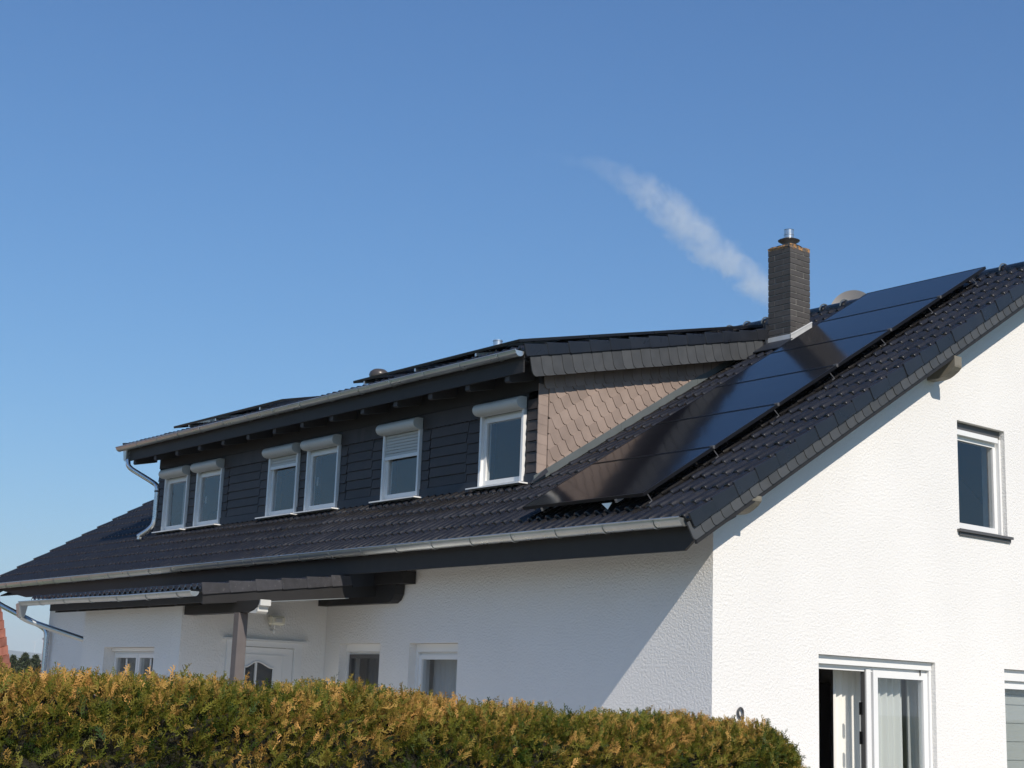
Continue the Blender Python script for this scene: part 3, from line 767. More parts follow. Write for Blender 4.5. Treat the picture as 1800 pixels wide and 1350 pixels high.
# upper gable window
fn = lambda p, q, c: (c, 4.06+p, 3.745+q)
fr, B = window(H, fn, .96, 1.265, .12, top=.11, topbox=True, tm=M['dgrey'], st=.062, sill=.05, sillm=M['dgrey'], rx=.02)
B('lower_trim', .05, .90, 1.115, 1.175, -.118, -.05, M['white'], fr)
B('sill', -.02, 1.0, -.07, -.031, -.05, .02, M['dgrey'], fr)
# right gable window with blind
fn = lambda p, q, c: (c, 4.86+p, .6+q)
fr, B = window(H, fn, 1.54, 1.615, .10, top=.13, topbox=True, st=.06, rails=True)
# ground floor front windows
fn = lambda p, q, c: (-6.48+p, -c, 1.0+q)
fr, B = window(H, fn, .91, 1.29, .15, top=.10, topbox=True, sm=M['dgrey'], st=.05)
fn = lambda p, q, c: (-4.95+p, -c, .9+q)
fr, B = window(H, fn, .965, 1.385, .15, top=.10, topbox=True, st=.055)
# vestibule window
fn = lambda p, q, c: (-8.96+p, -2.07-c, 1.0+q)
fr, B = window(H, fn, 1.46, 1.15, .16, sashes=2, top=.05, topbox=True, muntin=True, st=.05, rails=False)

# ---------------------------------------------------------------- front door (in the wall facing +X)
XD = -6.82
bm = bmesh.new(); wall_holes(bm, [(-1.44, .02), (-.37, .02), (-.37, 2.27), (-1.44, 2.27)], [[(-1.34, .021), (-.47, .021), (-.47, 2.20), (-1.34, 2.20)]], lambda a, b_: (XD+.002, a, b_), (.03, 0, 0)); trim = done('front_door', bm, M['white'], H)
bx('cornice', XD+.002, XD+.06, -1.49, -.30, 2.272, 2.295, M['white'], trim)
bm = bmesh.new()
arch = [(-1.16+.41*t, 1.945+.075*(.5+.5*math.cos(2*PI*(t-.42 if t > .42 else (t-.42)*1.0)/(1.16 if t > .42 else .84)))) for t in [q/14 for q in range(15)]]
hole = [(-1.16, 1.35), (-.75, 1.35)] + arch[::-1]
wall_holes(bm, [(-1.335, .03), (-.475, .03), (-.475, 2.195), (-1.335, 2.195)], [hole], lambda a, b_: (XD-.03, a, b_), (.02, 0, 0)); leaf = done('leaf', bm, M['white'], trim)
bm = bmesh.new(); wall_holes(bm, [(-1.25, .15), (-.61, .15), (-.61, 2.11), (-1.25, 2.11)], [[(-1.235, .165), (-.625, .165), (-.625, 2.095), (-1.235, 2.095)]], lambda a, b_: (XD-.0098, a, b_), (.006, 0, 0)); done('panel_moulding', bm, M['white'], trim)
bm = bmesh.new(); tube(bm, [(XD-.006, a, b_) for a, b_ in [(-1.16, 1.35)]+arch+[(-.75, 1.35)]], .012, 6); done('glass_moulding', bm, M['white'], trim, smooth=True)
bx('glazing_bar', XD-.028, XD+.002, -1.012, -.988, 1.35, 2.02, M['white'], trim)
bm = bmesh.new(); prism(bm, [(XD-.022, a, b_) for a, b_ in hole], (-.006, 0, 0)); done('pane', bm, M['glass'], trim)
bm = bmesh.new(); tube(bm, smooth_path([(XD-.01, -.56, 1.05), (XD+.04, -.56, 1.05), (XD+.04, -.68, 1.05)], 3, .02), .01, 6); done('handle', bm, M['zinc_new'], trim)
bx('door_backing', XD-.24, XD-.2, -1.4, -.45, .02, 2.25, M['dark_in'], trim)

# ---------------------------------------------------------------- porch roof
PX1, PX0 = -5.50, -10.45
bm = bmesh.new(); slab(bm, PX0+.02, PX1-.02, -2.50, -.02, zc, top=-.055, bot=-.10)
pr = done('porch_roof', bm, M['wood'], H)
PT = tile_mesh((PX1-PX0)/17, .346, .385); mats = []
for r in range(7):
    y = -2.54+r*.343
    for c in range(17):
        mw = tile_mat(PX0+c*(PX1-PX0)/17, y, zc(y), AC)
        (link('roof_tile', PT, None, pr, mw) if r == 0 else mats.append(mw))
join_tiles('roof_tile', mats, PT, pr, M['tile'])
VP = verge_mesh('verge_tile', .142, .355, M['weather_tile'], 1)
for r in range(6): 
    y = -2.54+r*.343; link('verge_tile', VP, None, pr, tile_mat(PX1-.001, y, zc(y)+.012, AC, .4))
# lead dressing over the upper end
bm = bmesh.new(); prism(bm, [(PX1+.001, -.50, zc(-.5)-.15), (PX1+.001, -.02, zc(0)-.15), (PX1+.001, -.02, zc(0)+.02), (PX1+.001, -.56, zc(-.56)+.01)], (.02, 0, 0)); done('flashing', bm, M['flash_dark'], pr)
bm = bmesh.new(); prism(bm, [(PX1-.03, -2.50, 2.60), (PX1-.03, -.02, 2.86), (PX1-.03, -.02, zc(0)-.10), (PX1-.03, -2.50, zc(-2.5)-.10)], (.024, 0, 0)); done('barge_board', bm, M['wood'], pr)
bm = bmesh.new(); prism(bm, [(PX1-.04, -2.0, 2.641), (PX1-.04, -.55, 2.794), (PX1-.04, -.55, 2.803), (PX1-.04, -2.0, 2.650)], (.05, 0, 0)); done('drip_edge', bm, M['zinc'], pr)
bx('fascia', -9.95, PX1-.04, -2.46, -2.435, 2.62, 2.735, M['wood'], pr)
for k in range(7):
    x = PX1-.12-.70*k
    bm = bmesh.new(); prism(bm, [(x, -2.40, 2.60), (x, -.02, 2.86), (x, -.02, zc(0)-.12), (x, -2.40, zc(-2.4)-.12)], (-.08, 0, 0)); done('rafter', bm, M['wood'], pr)
sagf = lambda t: -.015*math.sin(PI*t)+.012*math.sin(5*t)
gp = gutter('gutter', PX0-.12, PX1-.005, -2.66, 2.745, .052, pr.parent, M['zinc'], brk=.8, sag=sagf)
# beam, post, wall plate
bm = bmesh.new(); prism(bm, [(-6.79, -2.06, 2.53), (-5.22, -2.06, 2.53), (-5.10, -2.06, 2.56), (-5.02, -2.06, 2.60), (-4.99, -2.06, 2.66), (-6.79, -2.06, 2.66)], (0, .13, 0)); done('beam', bm, M['wood'], H)
bm = bmesh.new(); prism(bm, [(-5.215, -2.062, 2.522), (-5.095, -2.062, 2.55), (-5.01, -2.062, 2.592), (-4.978, -2.062, 2.665), (-4.965, -2.062, 2.665), (-4.965, -2.062, 2.60), (-5.02, -2.062, 2.60), (-5.02, -2.062, 2.535), (-5.06, -2.062, 2.512)], (0, .134, 0)); done('sunlit_beam_end', bm, M['shutter'], H)  # pale piece that paints sunlight onto the cut end of the beam
bx('post', -5.54, -5.42, -2.07, -1.95, 0, 2.528, M['wood_post'], H, .006)
bm = bmesh.new(); prism(bm, [(-6.9, -.15, 2.765), (-5.22, -.15, 2.765), (-5.15, -.15, 2.80), (-5.10, -.15, 2.87), (-5.09, -.15, 2.985), (-6.9, -.15, 2.985)], (0, .14, 0)); done('wall_plate', bm, M['wood'], H)
bx('wall_plate', -6.9, -4.87, -.20, -.01, 2.988, 3.14, M['wood'], H)
# ---------------------------------------------------------------- downpipes
def pipe(pts, r, m, name='downpipe', rad=.10, bands=()):
    bm = bmesh.new(); tube(bm, smooth_path(pts, 6, rad), r, 14); d = done(name, bm, m, H, smooth=True)
    for b_ in bands:
        bm = bmesh.new(); tube(bm, [(b_[0], b_[1], b_[2]-.015), (b_[0], b_[1], b_[2]+.015)], r+.006, 14); done('clamp', bm, M['dgrey'] if len(b_) > 3 else m, d)
    return d
def funnel(x, y, z, r0_, r1_, h, m):
    bm = bmesh.new(); a = [bm.verts.new((x+sx*r0_, y+sy*r0_*.8, z)) for sx, sy in ((-1, -1), (1, -1), (1, 1), (-1, 1))]
    b_ = [bm.verts.new((x+sx*r1_, y+sy*r1_, z-h)) for sx, sy in ((-1, -1), (1, -1), (1, 1), (-1, 1))]
    for k in range(4): bm.faces.new((a[k], a[(k+1) % 4], b_[(k+1) % 4], b_[k]))
    bm.faces.new(a); bm.faces.new(b_); bmesh.ops.bevel(bm, geom=bm.edges[:], offset=.012, segments=2, affect='EDGES'); done('outlet', bm, m, H, smooth=True)
funnel(-13.72, .177, 5.60, .075, .048, .20, M['zinc'])
pipe([(-13.69, .177, 5.42), (-13.65, .177, 5.29), (-13.30, .50, 5.03), (-13.21, .53, 4.97), (-13.20, .53, 4.34), (-13.27, .46, 4.22), (-13.42, .36, 4.115)], .042, M['zinc_new'], rad=.12, bands=[(-13.207, .53, 4.88, 1)])
bx('foot_bracket', -13.43, -13.36, .34, .40, 4.06, 4.15, M['zinc_new'], H, .01)
funnel(-10.60, -2.60, 2.73, .08, .042, .20, M['zinc'])
pipe([(-10.60, -2.60, 2.55), (-10.59, -2.50, 2.50), (-10.1, -1.9, 2.277), (-9.80, -1.57, 2.13), (-9.78, -1.5, .3)], .038, M['zinc'], rad=.08)
pipe([(-17.18, -.72, 3.30), (-17.12, -.70, 3.16), (-16.776, -.6, 3.005), (-15.88, -.14, 2.63), (-15.77, -.09, 2.55), (-15.75, -.09, .05)], .048, M['zinc_new'], rad=.12, bands=[(-15.81, -.09, 2.42), (-15.80, -.09, 2.0)])

# ---------------------------------------------------------------- chimney
CX0, CX1, CY0, CY1 = -3.167, -2.774, 4.42, 4.825
bm = bmesh.new(); box(bm, CX0+.008, CX1-.008, CY0+.008, CY1-.008, 5.9, 7.79); ch = done('chimney', bm, M['mortar'], H)
ch_h = (7.80-5.96)/23; gp_ = .010
def brick_mesh(lx, ly):
    bm = bmesh.new(); box(bm, 0, lx, 0, ly, 0, ch_h-gp_); bmesh.ops.bevel(bm, geom=bm.edges[:], offset=.0025, segments=1, affect='EDGES')
    me = bpy.data.meshes.new('brick'); bm.to_mesh(me); bm.free(); me.materials.append(M['brick']); return me
wx, wy = CX1-CX0, CY1-CY0; dpt = .118
BXl = brick_mesh(wx-dpt-gp_, dpt); BYl = brick_mesh(dpt, wy-dpt-gp_)
for k in range(23):
    z = 5.96+k*ch_h
    if z < 6.25: continue
    j = lambda: random.uniform(-.0015, .0015)
    if k % 2 == 0: L4 = [(BXl, CX0, CY0), (BYl, CX1-dpt, CY0), (BXl, CX0+dpt+gp_, CY1-dpt), (BYl, CX0, CY0+dpt+gp_)]
    else: L4 = [(BXl, CX0+dpt+gp_, CY0), (BYl, CX1-dpt, CY0+dpt+gp_), (BXl, CX0, CY1-dpt), (BYl, CX0, CY0)]
    for me, x, y in L4: link('brick', me, None, ch, Matrix.Translation((x+j(), y+j(), z)))
bm = bmesh.new(); box(bm, CX0, CX1, CY0, CY1, 7.775, 7.835); bmesh.ops.subdivide_edges(bm, edges=bm.edges[:], cuts=5)
for v in bm.verts: v.co += Vector((random.gauss(0, .004), random.gauss(0, .004), random.gauss(0, .006)))
done('crown', bm, M['crown'], ch)
cx, cy = (CX0+CX1)/2, (CY0+CY1)/2
bm = bmesh.new(); lathe(bm, (cx, cy, 7.83), [(.115, 0), (.105, .05), (.08, .075), (.07, .09)]); done('flue_collar', bm, M['zinc_new'], ch, smooth=True)
bm = bmesh.new(); lathe(bm, (cx, cy, 7.90), [(.07, .0), (.145, .045), (.15, .052), (.075, .085), (.066, .075)], 28); done('rain_skirt', bm, M['dgrey'], ch, smooth=True)
bm = bmesh.new(); lathe(bm, (cx, cy, 7.95), [(.066, 0), (.066, .075), (.070, .08), (.070, .095), (.066, .10), (.066, .15), (.070, .155), (.060, .158), (.058, .05)], 28); done('flue', bm, M['zinc_new'], ch, smooth=True)
# metal flashing round the chimney base
bm = bmesh.new()
zf = zm(CY0)
box(bm, CX0-.03, CX1+.012, CY0-.014, CY0-.002, zf-.03, zf+.075)
prism(bm, [(CX1+.002, CY0-.014, zm(CY0)-.03), (CX1+.002, CY1+.02, zm(CY1)+.0), (CX1+.002, CY1+.02, zm(CY1)+.08), (CX1+.002, CY0-.014, zm(CY0)+.075)], (.012, 0, 0))
prism(bm, [(CX1+.014, CY0-.02, zm(CY0)+.052), (CX1+.014, CY1+.02, zm(CY1)+.062), (CX1+.014, CY1+.02, zm(CY1)+.07), (CX1+.014, CY0-.02, zm(CY0)+.06)], (.008, 0, 0))
done('flashing', bm, M['pale_flash'], ch)
bm = bmesh.new(); prism(bm, [(CX0-.05, CY0-.30, zm(CY0-.30)+.004), (CX1+.05, CY0-.30, zm(CY0-.3)+.004), (CX1+.05, CY0-.016, zm(CY0)+.0), (CX0-.05, CY0-.016, zm(CY0)+.0)], (0, 0, .012)); done('apron', bm, M['flash_dark'], ch)

# roof vents
vx_, vy_ = -8.25, 1.55; vz = zd(vy_)
bm = bmesh.new(); lathe(bm, (vx_, vy_, vz-.02), [(.062, 0), (.062, .25)], 20); vent = done('vent_pipe', bm, mat('brown_grey_pvc', (.08, .072, .07), .4), H, smooth=True)
bm = bmesh.new(); lathe(bm, (vx_, vy_, vz+.26), [(.07, -.03), (.14, -.01), (.15, .03), (.135, .075), (.09, .11), (.001, .125)], 24); done('vent_hood', bm, mat('brown_grey_hood', (.065, .058, .055), .3), vent, smooth=True)
vx2, vy2 = -5.87, 1.9
bm = bmesh.new(); lathe(bm, (vx2, vy2, zd(vy2)), [(.065, -.03), (.065, .39), (.07, .395), (.07, .41), (.0, .41)], 20); done('flue_pipe', bm, M['zinc_new'], H, smooth=True)

# ---------------------------------------------------------------- solar panels
def solar(x0, x1, y0, y1, fz, ang, off, label, group, rails=True):
    c = Vector(((x0+x1)/2, (y0+y1)/2, fz((y0+y1)/2)+off))
    t = empty('solar_panel', c); tag(t, label, 'solar panel', group)
    n = Vector((0, -math.sin(ang), math.cos(ang))); th = .035
    P = [Vector((x0, y0, fz(y0)+off)), Vector((x1, y0, fz(y0)+off)), Vector((x1, y1, fz(y1)+off)), Vector((x0, y1, fz(y1)+off))]
    v = (P[3]-P[0]).normalized(); L = (P[3]-P[0]).length; w_ = x1-x0; fwd = .011
    bm = bmesh.new()
    wall_holes(bm, [(0, 0), (w_, 0), (w_, L), (0, L)], [[(fwd, fwd), (w_-fwd, fwd), (w_-fwd, L-fwd), (fwd, L-fwd)]], lambda a, b_: P[0]+Vector((a, 0, 0))+v*b_, -n*th); done('frame', bm, M['black'], t)
    bm = bmesh.new(); prism(bm, [P[0]+Vector((fwd, 0, 0))+v*fwd-n*.003, P[1]-Vector((fwd, 0, 0))+v*fwd-n*.003, P[2]-Vector((fwd, 0, 0))-v*fwd-n*.003, P[3]+Vector((fwd, 0, 0))-v*fwd-n*.003], -n*.006); done('glass', bm, M['solar'], t)
    bm = bmesh.new()
    q = P[1]+v*.0; 
    for a in (.25, .75):
        pass
    return t
ys = [-.533+k*.9925 for k in range(7)]
names = ['lowest', 'second lowest', 'third from the bottom', 'third from the top', 'second highest', 'topmost']
PXA, PXB = -2.27, -.44
for k in range(6):
    t = solar(PXA, PXB, ys[k]+.008, ys[k+1]-.008, zm, A31, .15, f'{names[k]} black solar panel in the column right of the chimney', 'solar panels in a column on the main roof')
    # end clamps at the joint
    if k:
        pc = Vector((PXB-.02, ys[k], zm(ys[k])+.15)); 
        bx('clamp', pc.x-.02, pc.x+.035, pc.y-.015, pc.y+.015, pc.z-.03, pc.z+.008, M['dgrey'], t, .004)
for x in (-1.98, -.85):   # rails run up the slope below the panels
    bm = bmesh.new(); a = Vector((x, -.50, zm(-.50)+.072)); v = Vector((0, C31, S31)); n_ = Vector((0, -S31, C31))
    prism(bm, [a, a+Vector((.03, 0, 0)), a+Vector((.03, 0, 0))+n_*.035, a+n_*.035], v*6.9); done('mounting_rail', bm, M['rail'], H)
for k in range(7):        # roof hooks on the right edge
    y = -.45+k*.93; bm = bmesh.new(); tube(bm, [(PXB+.06, y-.05, zm(y)+.0), (PXB+.05, y, zm(y)+.03), (PXB-.02, y, zm(y)+.11)], .006, 6); done('roof_hook', bm, M['dgrey'], H)
bm = bmesh.new(); prism(bm, [(-1.0, -.55, zm(-.55)+.10), (-.85, -.55, zm(-.55)+.10), (-.91, -.55, zm(-.55)+.035)], (0, .004, 0)); done('end_plate', bm, M['rail'], H)
# dormer roof panels
gx = [(-7.30, -5.49), (-5.48, -3.67)]; nm = ['front', 'second', 'third', 'rear']
for r in range(4):
    for c, (a, b_) in enumerate(gx):
        solar(a, b_, .49+r*1.14, .49+r*1.14+1.13, zd, AD, .135, f'{nm[r]} row black solar panel on the dormer roof, {"nearer the vent hood" if c == 0 else "nearer the chimney side verge"}', 'solar panels on the near half of the dormer roof')
for c, (a, b_) in enumerate([(-12.72, -10.97), (-10.96, -9.21)]):
    solar(a, b_, .49, 1.62, zd, AD, .135, f'black solar panel far along the dormer roof, {"nearest the downpipe end" if c == 0 else "the one closer to the vent hood"}', 'solar panels on the far half of the dormer roof')
for x in (-12.2, -11.3, -9.9, -7.05, -5.85, -4.55):
    bm = bmesh.new(); a = Vector((x, .50, zd(.50)+.055)); v = Vector((0, math.cos(AD), math.sin(AD)))
    prism(bm, [a, a+Vector((.028, 0, 0)), a+Vector((.028, 0, .04)), a+Vector((0, 0, .04))], v*(4.5 if x > -8 else 1.1)); done('mounting_rail', bm, M['rail'], H)

# satellite dish behind the ridge
dc_ = Vector((-3.02, 6.02, 7.27)); t = empty('satellite_dish', dc_); tag(t, 'grey satellite dish showing above the ridge between chimney and solar panels', 'satellite dish')
dn = Vector((.45, -.85, .35)).normalized(); d1 = dn.cross(Vector((0, 0, 1))).normalized(); d2 = d1.cross(dn)
bm = bmesh.new(); rings = []
for q in range(9):
    rr_ = .33*q/8; zz = -.07*(1-(q/8)**2)
    rings.append([bm.verts.new(dc_+dn*zz+(d1*math.cos(a)*.92+d2*math.sin(a))*max(rr_, .002)) for a in [2*PI*k/36 for k in range(36)]])
for q in range(8):
    for k in range(36): bm.faces.new((rings[q][k], rings[q][(k+1) % 36], rings[q+1][(k+1) % 36], rings[q+1][k]))
ext = bmesh.ops.solidify(bm, geom=bm.faces[:], thickness=.008); done('reflector', bm, M['dish'], t, smooth=True)
bm = bmesh.new(); tube(bm, [dc_-dn*.10, dc_-dn*.16-Vector((0, 0, .3)), dc_-dn*.16-Vector((0, -.1, .75))], .022, 10); done('mast', bm, M['zinc'], t)
bm = bmesh.new(); tube(bm, [dc_-d2*.30, dc_+dn*.32-d2*.20], .012, 8); tube(bm, [dc_+dn*.30-d2*.20, dc_+dn*.38-d2*.18], .03, 10); done('feed_arm', bm, M['dgrey'], t)

# wall lamp above the door
lp = Vector((XD, -.82, 2.53)); t = empty('wall_lamp', lp); tag(t, 'cream outdoor floodlight with motion sensor above the front door', 'lamp')
bm = bmesh.new(); box(bm, XD+.06, XD+.16, -.92, -.71, 2.475, 2.595); bmesh.ops.bevel(bm, geom=bm.edges[:], offset=.02, segments=3, affect='EDGES'); done('housing', bm, M['lamp'], t, smooth=True)
bx('lens', XD+.161, XD+.170, -.865, -.765, 2.51, 2.56, M['shutter'], t, .004)
bm = bmesh.new(); tube(bm, smooth_path([(XD+.002, -.83, 2.42), (XD+.09, -.83, 2.42), (XD+.10, -.83, 2.48)], 4, .03), .014, 8); done('bracket', bm, M['zinc_new'], t, smooth=True)
bm = bmesh.new(); lathe(bm, (XD+.09, -.83, 2.375), [(.0, 0), (.022, .006), (.028, .03), (.02, .05), (0, .052)], 12); done('motion_sensor', bm, M['white'], t, smooth=True)

# house number 9
hc = Vector((0, .375, 1.535)); t_pts = []
for k in range(25):
    a = 2*PI*k/24 - PI*.05; t_pts.append((.022, hc.y+.034*math.cos(a), hc.z+.085+.043*math.sin(a)))
bm = bmesh.new(); tube(bm, t_pts, .011, 8, cap=False)
tube(bm, [(.022, hc.y+.034, hc.z+.08), (.022, hc.y+.032, hc.z+.03), (.022, hc.y+.020, hc.z-.03), (.022, hc.y-.02, hc.z-.05), (.022, hc.y-.035, hc.z-.04)], .011, 8)
hn = done('house_number', bm, M['number'], None, smooth=True); tag(hn, 'dark metal house number 9 fixed to the white gable wall', 'house number')

# curtains
def curtain(fn, w, z0, z1, pleats, amp, name_label, cat='curtain', m=None, seed=1, group=None):
    rr = random.Random(seed); n = int(pleats*10); bm = bmesh.new(); cols = []
    ph_ = [rr.uniform(.6, 1.4) for _ in range(pleats+2)]
    for i in range(n+1):
        u = i/n; q = u*pleats; a = amp*ph_[int(q)]*math.sin(2*PI*q); cols.append([bm.verts.new(fn(u*w, z, a*(.55+.45*(z1-z)/(z1-z0))+.01*math.sin(3*q+z))) for z in (z0, z0+(z1-z0)*.5, z1)])
    for i in range(n):
        for k in range(2): bm.faces.new((cols[i][k], cols[i+1][k], cols[i+1][k+1], cols[i][k+1]))
    o = done('curtain', bm, m or M['curtain'], None, smooth=True); tag(o, name_label, cat, group); return o
curtain(lambda a, z, c: (-.42+c, 2.30+a, z), .72, .05, 2.16, 7, .035, 'white pleated curtain seen through the open side of the patio window', seed=3)
curtain(lambda a, z, c: (-.30+c, 2.78+a*1, z), .56, .05, 2.16, 5, .035, 'white curtain behind the closed pane of the patio window', seed=5)
curtain(lambda a, z, c: (-.32+c, 3.45+a*.3, z), .35, .05, 2.16, 3, .03, 'thin pale curtain gathered at the right jamb of the patio window', seed=6)
curtain(lambda a, z, c: (-4.93+a, .36+c, z), .9, .9, 2.25, 9, .02, 'grey net curtain in the ground floor window nearest the house corner', seed=7, m=mat('grey_net_curtain', (.50, .51, .51), .9))
curtain(lambda a, z, c: (-13.0+a, DYF+.30+c, z), .32, 4.2, 5.05, 4, .02, 'pale curtain at the left side of the dormer window by the downpipe', seed=8, m=mat('pale_curtain', (.5, .5, .48), .9))
curtain(lambda a, z, c: (-6.45+a, .37+c, z), .85, 1.0, 2.25, 8, .012, 'dark curtain in the grey framed window beside the porch', seed=9, m=mat('charcoal_curtain', (.045, .045, .05), .9))
# blind in the right gable window
t = empty('window_blind', (-.2, 5.6, .7)); tag(t, 'pale grey banded blind in the ground floor window at the right edge', 'blind')
for k in range(13):
    z = 2.03-.105*(k+1)
    bx('slat', -.205+.01*(k % 2), -.20+.01*(k % 2), 4.93, 6.3, z, z+.108, M['blind'], t)
# dark cabinet added in the room to keep the open patio window black
bx_o = bx('dark_filler', -2.35, -1.9, 2.9, 4.1, .02, 2.0, M['dark_in'], None); tag(bx_o, 'dark block added inside the room to keep the open patio window black', 'dark_filler')

# ---------------------------------------------------------------- hedge
def make_spray(seed, L=.080, pairs=7):
    rr = random.Random(seed); V = []; F = []
    def strip(p, q, w0, w1, nrm):
        d = (q-p).normalized(); s = d.cross(nrm).normalized(); i = len(V)
        V.extend([p-s*w0, p+s*w0, q+s*w1, q-s*w1]); F.append((i, i+1, i+2, i+3))
    bend = rr.uniform(-.3, .5); nrm = Vector((0, 0, 1)); pts = []; wob = rr.uniform(-.02, .02)
    for k in range(pairs+1):
        t = k/pairs; pts.append(Vector((wob*math.sin(2.8*t), t*L, bend*L*t*t)))
    for k in range(0, pairs, 3): strip(pts[k], pts[min(k+3, pairs)], .0017*(1-k/pairs*.4), .0015*(1-(k+3)/pairs*.4), nrm)
    for k in range(1, pairs):
        t = k/pairs; ll = L*.42*(1-t)**.6*(.5+1.1*t if t < .45 else 1)
        for sd_ in (-1, 1):
            if rr.random() < .12: continue
            a = math.radians(rr.uniform(32, 50)); d = Vector((sd_*math.sin(a), math.cos(a), rr.uniform(-.35, .25))); e = pts[k]+d*ll*rr.uniform(.6, 1.15)
            strip(pts[k], e, .0018, .0012, nrm)
            for q, sgn in ((.38, 1), (.68, -1)):
                b0 = pts[k].lerp(e, q); dd = Vector((d.x*math.cos(.75*sgn)-d.y*math.sin(.75*sgn), d.x*math.sin(.75*sgn)+d.y*math.cos(.75*sgn), d.z+rr.uniform(-.2, .2))); strip(b0, b0+dd*ll*rr.uniform(.25, .38), .0016, .0010, nrm)
    return np.array([tuple(v) for v in V]), np.array(F)
SP = [make_spray(s) for s in range(10)]
HA = np.array([2.95, -2.52]); HB = np.array([3.62, -10.6]); HLEN = np.linalg.norm(HB-HA); HD = (HB-HA)/HLEN; HN = np.array([-HD[1], HD[0]]); 
if HN[0] < 0: HN = -HN
HW, HT = .42, 1.52
def hedge_surf(s, th):
    """s: distance along, th: 0 ground front .. pi back. returns point, outward normal"""
    e = .42
    endf = max(0., 1-max(0, (.55-s)/.55)**2.2)**.5 if s < .55 else 1.
    w_ = HW*(.35+.65*endf); top = HT + .24*s/7.3 + .02*math.sin(s*2.1)+.015*math.sin(s*5.3+1) - .34*(1-endf)
    c, sn = math.cos(th), math.sin(th)
    px = w_*math.copysign(abs(c)**e, c); pz = top*(abs(sn)**(e*.9))
    n = np.array([math.copysign(abs(c)**(2-e), c)/w_, abs(sn)**(2-e)/(top*.35)]); n /= np.linalg.norm(n)
    p2 = HA + HD*s + HN*px
    return np.array([p2[0], p2[1], pz]), np.array([HN[0]*n[0], HN[1]*n[0], n[1]])
hg = empty('hedge', (float(HA[0]), float(HA[1]), 0)); tag(hg, 'clipped thuja hedge with yellow and bronze tips in front of the house', 'hedge')
def build_hedge():
    VV = []; FF = []; TT = []; nb = 0
    def add(p, n, scale, tint):
        nonlocal nb
        V, F = SP[rng.integers(10)]
        d = n + rng.normal(0, .55, 3) + np.array([0, 0, .25]); d /= np.linalg.norm(d)
        a = np.cross(d, rng.normal(0, 1, 3)); a /= np.linalg.norm(a); c = np.cross(a, d)
        Rm = np.stack([a, d, c], 1)
        VV.append((V*scale) @ Rm.T + p - d*scale*.045 - np.array([HA[0], HA[1], 0])); FF.append(F+nb); nb += len(V)
        TT.append(np.full(len(F), tint))
    cnt = 0
    while cnt < 25000:
        s = rng.uniform(-.02, 7.5); vis = rng.random()
        th = rng.uniform(.35*PI*.5, PI*.78) if vis < .8 else rng.uniform(.02, PI*.98)
        if rng.random() < .0: continue
        p, n = hedge_surf(s, th)
        if p[2] < 1.12 and rng.random() < .75: continue
        fill = rng.random()
        bumpy = .04*math.sin(s*9+th*7)+.04*math.sin(s*19-th*13)+.03*math.sin(s*37+th*9)
        p = p + n*(bumpy*(1-.8*max(0, n[2])) + rng.normal(0, .018) - .05*(fill < .35))
        top = max(0, n[2])
        t = .29 + .25*top + 2.2*bumpy + rng.normal(0, .24) + .12*math.sin(s*2.7+th*4) + .05*(s-2)/4
        if rng.random() < .05: t += .35
        sc = rng.uniform(.75, 1.25)*(1 if p[2] > 1.1 else 1.7)
        add(p, n, sc, float(np.clip(t, 0, 1))); cnt += 1
    # end cap
    for k in range(900):
        a = rng.uniform(-.5*PI, .5*PI); z = rng.uniform(.6, 1.42) if rng.random() < .75 else rng.uniform(.05, 1.3); rr_ = HW*.42*(1-(max(z-1.0, 0)/.62)**2*.8)
        d2_ = -HD*math.cos(a)+HN*math.sin(a); n = np.array([d2_[0], d2_[1], max(0, (z-1.1)*1.2)]); n /= np.linalg.norm(n)
        p = np.array([HA[0]+d2_[0]*rr_, HA[1]+d2_[1]*rr_, z])
        add(p+n*rng.normal(0, .02), n, rng.uniform(.8, 1.3), float(np.clip(.22+rng.normal(0, .15), 0, 1)))
    V = np.concatenate(VV); F = np.concatenate(FF); T = np.concatenate(TT)
    me = bpy.data.meshes.new('foliage'); nf = len(F)
    me.vertices.add(len(V)); me.vertices.foreach_set('co', V.ravel()); me.loops.add(nf*4); me.loops.foreach_set('vertex_index', F.ravel().astype(np.int32))
    me.polygons.add(nf); me.polygons.foreach_set('loop_start', np.arange(0, nf*4, 4, dtype=np.int32)); me.update(calc_edges=True)
    at = me.attributes.new('tint', 'FLOAT', 'FACE'); at.data.foreach_set('value', T.astype(np.float32))
    o = link('foliage', me, M['thuja'], hg); o['kind'] = 'stuff'
    print('hedge faces', nf)
    # woody core
    bm = bmesh.new(); rows = []
    for i in range(71):
        s = .12+i*.109; row = []
        for k in range(25):
            th = .02*PI+.96*PI*k/24; p, n = hedge_surf(s, th)
            q = p - n*(.085+.04*math.sin(i*1.7+k*2.1)+random.gauss(0, .015)); row.append(bm.verts.new((q[0], q[1], max(0, q[2]))))
        rows.append(row)
    for i in range(70):
        for k in range(24): bm.faces.new((rows[i][k], rows[i][k+1], rows[i+1][k+1], rows[i+1][k]))
    bm.faces.new(rows[0]); bm.faces.new(rows[-1][::-1])
    done('branches', bm, M['branch'], hg)
build_hedge()

